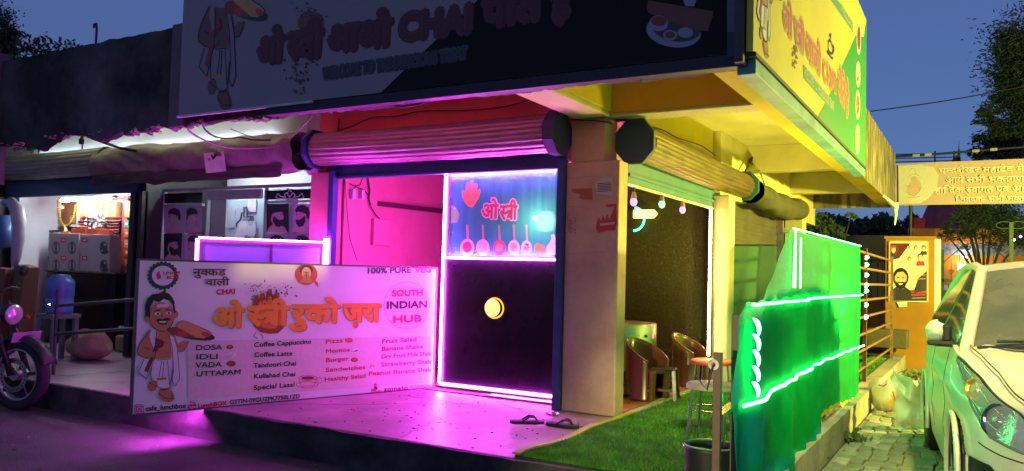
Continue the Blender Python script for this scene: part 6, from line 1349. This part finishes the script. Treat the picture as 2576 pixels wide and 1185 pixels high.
# hood
def hood(s, a):  # s along y 0..1 from nose to cowl, a lateral -1..1
    lo, hi = 0.0, 0.55
    ytar = .0 + 1.15*s
    return None
ts = [i/60*.52 for i in range(61)]
tcowl = next(t/1000 for t in range(1000) if catm(plan, t/1000)[1] > 1.12)
b = MB()
for sgn in (1, -1):
    def hf(a, c):
        p = shell(tcowl*a, 1); y0 = p[1]; zc = lerp_tab([(0, .705), (.12, .775), (.35, .875), (.7, .96), (1.15, 1.03)], y0); x = p[0]*(1-c)
        w = c; z = p[2]*(1-math.sin(w*math.pi/2)) + zc*math.sin(w*math.pi/2) + .018*math.exp(-((c-.22)/.08)**2)*min(1, y0/.3)
        return (sgn*x, y0 + .0, z)
    b.grid(50, 24, hf)
b.build('bonnet', m_sil, car, smooth=True)
# greenhouse
A0, A1, A2, A3 = (.735, 1.02, .965), (.575, 1.80, 1.415), (.56, 3.25, 1.42), (.70, 3.72, 1.03)
def arcx(p, k, dz=.0, dy=0): return lambda c: (p[0]*(2*c-1), p[1] - dy*(1-(2*c-1)**2), p[2] + dz*(1-(2*c-1)**2))
f0, f1 = arcx(A0, 0, .045, .17), arcx(A1, 0, .055, .12)
b = MB(); b.grid(16, 24, lambda a, c: tuple(f0(c)[k]*(1-a)+f1(c)[k]*a for k in range(3))); wsn = b.build('windscreen', m_gl, car, smooth=True)
f2 = arcx(A2, 0, .06, -.05)
b = MB(); b.grid(24, 24, lambda a, c: (lambda p: (p[0], p[1], p[2] + .045*math.sin(math.pi*a)))(tuple(f1(c)[k]*(1-a)+f2(c)[k]*a for k in range(3)))); b.build('roof', m_sil, car, smooth=True)
f3 = arcx(A3, 0, .0, -.08); b = MB(); b.grid(8, 16, lambda a, c: tuple(f2(c)[k]*(1-a)+f3(c)[k]*a for k in range(3))); b.build('rear_window', m_gl, car, smooth=True)
for s in (-1, 1):
    M_ = lambda p, s=s: (s*p[0], p[1], p[2])
    b = MB(); b.tube([M_(p) for p in ((.775, .93, .95), (.745, 1.02, .985), (.66, 1.42, 1.22), (.585, 1.80, 1.425), (.57, 2.3, 1.462), (.565, 2.9, 1.46), (.56, 3.25, 1.425), (.70, 3.72, 1.04))], [.02, .036, .036, .034, .03, .03, .04, .05], 10); b.build('pillar', m_sil, car, smooth=True)
    def sg(a, c, y0, y1):
        y = y0 + (y1-y0)*a; zb_ = ztop(y)+.0; xb = .785; 
        zt_ = lerp_tab([(1.02, .985), (1.42, 1.215), (1.80, 1.415), (2.3, 1.445), (3.25, 1.40), (3.7, 1.04)], y); xt = lerp_tab([(1.02, .76), (1.42, .67), (1.8, .60), (2.3, .59), (3.25, .58), (3.7, .70)], y)
        return (s*(xb+(xt-xb)*c), y, zb_+(zt_-zb_)*c)
    b = MB(); b.grid(20, 8, lambda a, c: sg(a, c, 1.22, 2.18)); b.build('front_side_window', m_glass2, car, smooth=True)
    b = MB(); b.grid(20, 8, lambda a, c: sg(a, c, 2.26, 3.3)); b.build('rear_side_window', m_glass2, car, smooth=True)
    b = MB(); b.grid(4, 8, lambda a, c: sg(a, c, 2.18, 2.26)); b.grid(6, 8, lambda a, c: sg(a, c, 1.03, 1.22)); b.build('door_pillar_trim', m_blkp, car, smooth=True)
    b = MB(); b.tube([M_((shell(t_, 1, .0)[0]+.0, catm(plan, t_)[1], shell(t_, 1)[2]+.004)) for t_ in [tcowl + (.80-tcowl)*i/30 for i in range(31)]], .010, 6); b.build('belt_seal', m_blkp, car)
    # headlight
    def hq(a, c, out=.012, s=s):
        # bilinear patch in (t, height) space: a along from nose to fender, c up
        t0 = .145 + .285*a; lo = lerp_tab([(0, .585), (.15, .555), (.4, .60), (.65, .72), (.85, .84), (1, .915)], a); hi_ = lerp_tab([(0, .615), (.2, .73), (.45, .82), (.7, .885), (1, .93)], a)
        z = lo + (hi_-lo)*c; y = catm(plan, t0)[1]; zt = ztop(y); cc = (min(z, zt)-.20)/(zt-.20); p = shell(t0, cc, out); return (s*p[0], p[1], p[2] + max(0, z-zt)*.4)
    b = MB(); b.grid(40, 14, lambda a, c: hq(a, c, .003)); hlp = b.build('headlight', M('lamp_reflector', (.55, .55, .50), .12, metal=.85, var=.3, sc=14, bump=.25, bsc=26), car, smooth=True)
    lens = M('lamp_glass', (.9, .9, .9), .03, alpha=.22, spec=1, bump=0, var=0)
    b = MB(); b.grid(40, 14, lambda a, c: hq(a, c, .022+.012*math.sin(math.pi*a)*math.sin(math.pi*c))); b.build('lens', lens, hlp, smooth=True)
    b = MB(); b.tube([hq(a/30, 0, .012) for a in range(31)] + [hq(1, c/6, .012) for c in range(7)] + [hq(1-a/30, 1, .012) for a in range(31)] + [hq(0, 1-c/6, .012) for c in range(7)], .006, 5, closed=True); b.build('seal', m_blkp, hlp)
    for (aa, cc_, rr_, mm) in ((.36, .45, .085, M('projector', (.25, .26, .25), .08, metal=.9, bump=.1)), (.66, .5, .06, M('amber_reflector', (.8, .45, .1), .12, metal=.5, bump=.3, bsc=60))):
        c_ = V(hq(aa, cc_, .008)); dr_ = V((s*.55, -1, .12)).normalized(); b = MB(); b.lathe(c_, [(rr_, .004), (rr_*.92, .012), (rr_*.75, .002), (rr_*.4, .0), (0, .012)], 24, axis=dr_); b.build('reflector_bowl', mm, hlp, smooth=True)
    # fog lamp recess
    def fq(a, c, out, s=s):
        t0 = .20+.115*a; z = lerp_tab([(0, .27), (1, .33)], a) + lerp_tab([(0, .10), (.5, .17), (1, .15)], a)*c; y = catm(plan, t0)[1]; p = shell(t0, (z-.2)/(ztop(y)-.2), out); return (s*p[0], p[1], p[2])
    b = MB(); b.grid(14, 8, lambda a, c: fq(a, c, .006)); fg = b.build('fog_lamp_housing', m_blkp, car, smooth=True)
    c_ = V(fq(.5, .5, .01)); dr_ = V((s*.5, -1, 0)).normalized(); b = MB(); b.lathe(c_, [(.052, .0), (.052, .02), (.045, .022), (.04, .01), (0, .004)], 22, axis=dr_); b.build('fog_lamp', m_alu, fg, smooth=True)
    b = MB(); b.tube([fq(1.03, c/6, .012) for c in range(7)], .009, 6); b.build('chrome_strip', m_steel, fg)
    # wheel arches, wheels
    for yw_ in (.70, 3.10):
        b = MB(); b.tube([(s*.845, yw_+.335*math.cos(a), .30+.335*math.sin(a)) for a in [R(-15+210*i/24) for i in range(25)]], .014, 6); b.build('arch_lip', m_sil, car)
        b = MB(); b.lathe((s*.60, yw_, .30), [(.0, 0), (.335, 0), (.335, .22)], 28, axis=(s, 0, 0)); b.build('arch_liner', m_blkp, car)
        b = MB(); b.lathe((s*.64, yw_, .295), [(.20, 0), (.27, 0), (.293, .02), (.297, .10), (.293, .18), (.27, .20), (.205, .195)], 40, axis=(s, 0, 0)); wl = b.build('wheel', m_ty, car, smooth=True)
        b = MB(); b.lathe((s*.64, yw_, .295), [(.205, .19), (.19, .195), (.17, .17), (.06, .185), (0, .19)], 30, axis=(s, 0, 0)); b.build('rim', m_alu, wl)
        for i in range(7):
            an = 6.283*i/7; b = MB(); b.bar((s*(.64+.192), yw_+.05*math.cos(an), .295+.05*math.sin(an)), (s*(.64+.194), yw_+.19*math.cos(an), .295+.19*math.sin(an)), .028, .012, up=(1, 0, 0)); b.build('wheel_spoke', m_dark if i % 2 else m_alu, wl)
    # mirror
    b = MB(); b.grid(20, 14, lambda a, c, s=s: (s*(.880 + .070*math.sin(math.pi*c)*math.cos(6.283*a)), 1.20 + .055*math.sin(math.pi*c)*math.sin(6.283*a), 1.045 + .062*math.cos(math.pi*c)*(1+.15*math.cos(6.283*a)))); mi = b.build('mirror', m_sil, car, smooth=True, sub=1)
    b = MB(); b.box(s*.78, s*.90, 1.17, 1.23, .955, .985); b.build('mirror_arm', m_blkp, mi, bevel=.008)
    b = MB(); b.box(s*.80, s*.94, 1.125, 1.21, .962, .992); b.build('mirror_base', m_blkp, mi, bevel=.01)
    b = MB(); b.box(s*.81, s*.86, 1.142, 1.25, .985, 1.09); b.build('mirror_inner_cover', m_blkp, mi, bevel=.015)
    # door seams and indicator
    b = MB()
    for yy in (1.22, 2.22):
        tt = next(t/2000 for t in range(2000) if catm(plan, t/2000)[1] > yy); b.tube([M_(shell(tt, c/20, -.0005)) for c in range(3, 21)], .0025, 4)
    tag(b.build('door_seam', m_blkp, car), kind='stuff')
    b = MB(); b.tube([M_(shell(t_/200, .585, .001)) for t_ in range(38, 60)], .0035, 4); b.build('bumper_seam', m_blkp, car)
# hood seam, wipers, grille, inner things, seats behind the glass
b = MB()
for sgn in (1, -1):
    b.tube([(lambda p: (sgn*p[0]*.90, p[1], p[2]+.030))(shell(tcowl*(.34+.66*i/30), 1)) for i in range(31)], .004, 4)
b.build('bonnet_seam', m_blkp, car)
b = MB(); b.tube([(-.6, .98, 1.015), (-.1, .86, 1.06), (.1, .85, 1.06)], .010, 6); b.build('wiper', m_blkp, car); b = MB(); b.tube([(.0, .90, 1.035), (.55, .93, 1.03)], .010, 6); b.build('wiper', m_blkp, car)
b = MB(); b.grid(30, 3, lambda a, c: (lambda t_: (.0, 0, 0))(0) if False else ((-.70+1.4*a), .98 - .13*(1-(2*a-1)**2) - .05*c, .985 + .035*(1-(2*a-1)**2) - .012*c)); b.build('cowl', m_blkp, car, smooth=True)
b = MB(); b.grid(20, 6, lambda a, c: (lambda p: ((1 if a > .5 else -1)*p[0], p[1], p[2]))(shell(abs(a-.5)*.22, .30+.42*c, .006))); b.build('grille', m_blkp, car)
b = MB(); b.tube([(-.25, 0.0, .69), (0, -.012, .685), (.25, 0.0, .69)], .012, 6); b.build('chrome_bar', m_steel, car)
b = MB(); b.box(-.76, .76, .5, 3.4, .18, .30); b.build('underbody', m_blkp, car)
b = MB(); b.tube([(-.38+.16*math.cos(a), 1.62, .98+.15*math.sin(a)) for a in [6.283*i/20 for i in range(20)]], .012, 6, closed=True); b.build('steering_wheel', m_blkp, car)
car.scale = (1.087,)*3; car.rotation_euler.z = R(6); car.location = (3.50, -1.55, -.25)

# ------------------------------------------------------------------ assumed lane lamp, unseen (outside the frame at right)
lp = thing('assumed_lane_lamp', 'assumed yellow-green lane lamp on a short pole, unseen right of the picture', 'assumed street lamp', (5.9, 5.0, -.25))  # lamp and pole added as an assumed source of the yellow light
b = MB(); b.tube([(5.9, 5.0, -.25), (5.9, 5.0, 2.0), (5.75, 4.95, 2.1)], .035, 8); b.build('pole', m_frame, lp)
b = MB(); b.box(5.45, 5.75, 4.85, 5.05, 2.12, 2.18); b.build('lamp_head', m_frame, lp)
point('assumed_lane_lamp_light', (5.6, 4.95, 2.05), 4000, (1.0, .91, .11), .12)  # assumed source, its place and strength guessed from the yellow lit faces
point('low_fill_light', (1.3, -9.6, 1.1), 1700, (1.0, .93, .42), .06, spot=((1.75, .2, .15), 26))  # fill added for the car side and pillar front, no vehicle stands there
lq = thing('lane_fill_light', 'added floodlight on a tall bracket, lighting the car from out of the picture', 'floodlight', (6.0, -1.5, -.25))
b = MB(); b.tube([(6.0, -1.5, -.25), (6.0, -1.5, 4.4), (3.4, -1.6, 4.6)], .04, 8); b.build('pole', m_frame, lq)
b = MB(); b.box(3.05, 3.35, -1.72, -1.5, 4.56, 4.64); b.build('lamp_head', m_frame, lq)
point('lane_fill_spot', (3.2, -1.6, 4.5), 1250, (1.0, .92, .28), .15, spot=((2.75, 1.0, -.2), 60))  # spot added to brighten bonnet and lane, its pole and head unseen
point('canopy_fill_light', (1.15, 1.9, .5), 320, (1.0, .80, .12), .12, spot=((.45, 1.6, 3), 150))  # unseen fill added behind the cloth to brighten the soffit
point('grass_fill_light', (1.05, -.5, 1.5), 95, (.85, 1.0, .25), .1, spot=((.85, -.5, 0), 98))  # fill added to brighten the near grass, no lamp hangs there
point('grass_fill_light', (1.1, 2.4, 1.5), 90, (.95, .95, .3), .1, spot=((.7, 2.2, 0), 105))  # second added fill, for the grass further back

# ------------------------------------------------------------------ each loose piece of a part becomes a part of its own
SKIP = ('lettering', 'print', 'drawn_line', 'text', 'outline', 'mark', 'crown', 'curtain', 'field', 'wiring', 'cable', 'sheet')
for o in [o for o in S.objects if o.type == 'MESH' and o.parent and o.get('kind') != 'stuff' and not any(k in o.name for k in SKIP) and len(o.data.vertices) < 3000 and o.data.users == 1]:
    me = o.data; n_ = len(me.vertices); par = list(range(n_))
    def fd_(i):
        while par[i] != i: par[i] = par[par[i]]; i = par[i]
        return i
    for e in me.edges:
        a_, b_ = fd_(e.vertices[0]), fd_(e.vertices[1])
        if a_ != b_: par[a_] = b_
    groups = {}
    for p_ in me.polygons: groups.setdefault(fd_(p_.vertices[0]), []).append(p_)
    if not 2 <= len(groups) <= 14: continue
    parts_ = []
    for g_, ps_ in groups.items():
        ids = sorted({i for p_ in ps_ for i in p_.vertices}); mp_ = {i: k for k, i in enumerate(ids)}
        m2 = bpy.data.meshes.new(me.name); m2.from_pydata([tuple(me.vertices[i].co) for i in ids], [], [[mp_[i] for i in p_.vertices] for p_ in ps_])
        for mt_ in me.materials: m2.materials.append(mt_)
        m2.polygons.foreach_set('use_smooth', [ps_[0].use_smooth]*len(m2.polygons)); parts_.append(m2)
    for m2 in parts_[1:]:
        c = o.copy(); c.data = m2; COL.objects.link(c)
    o.data = parts_[0]
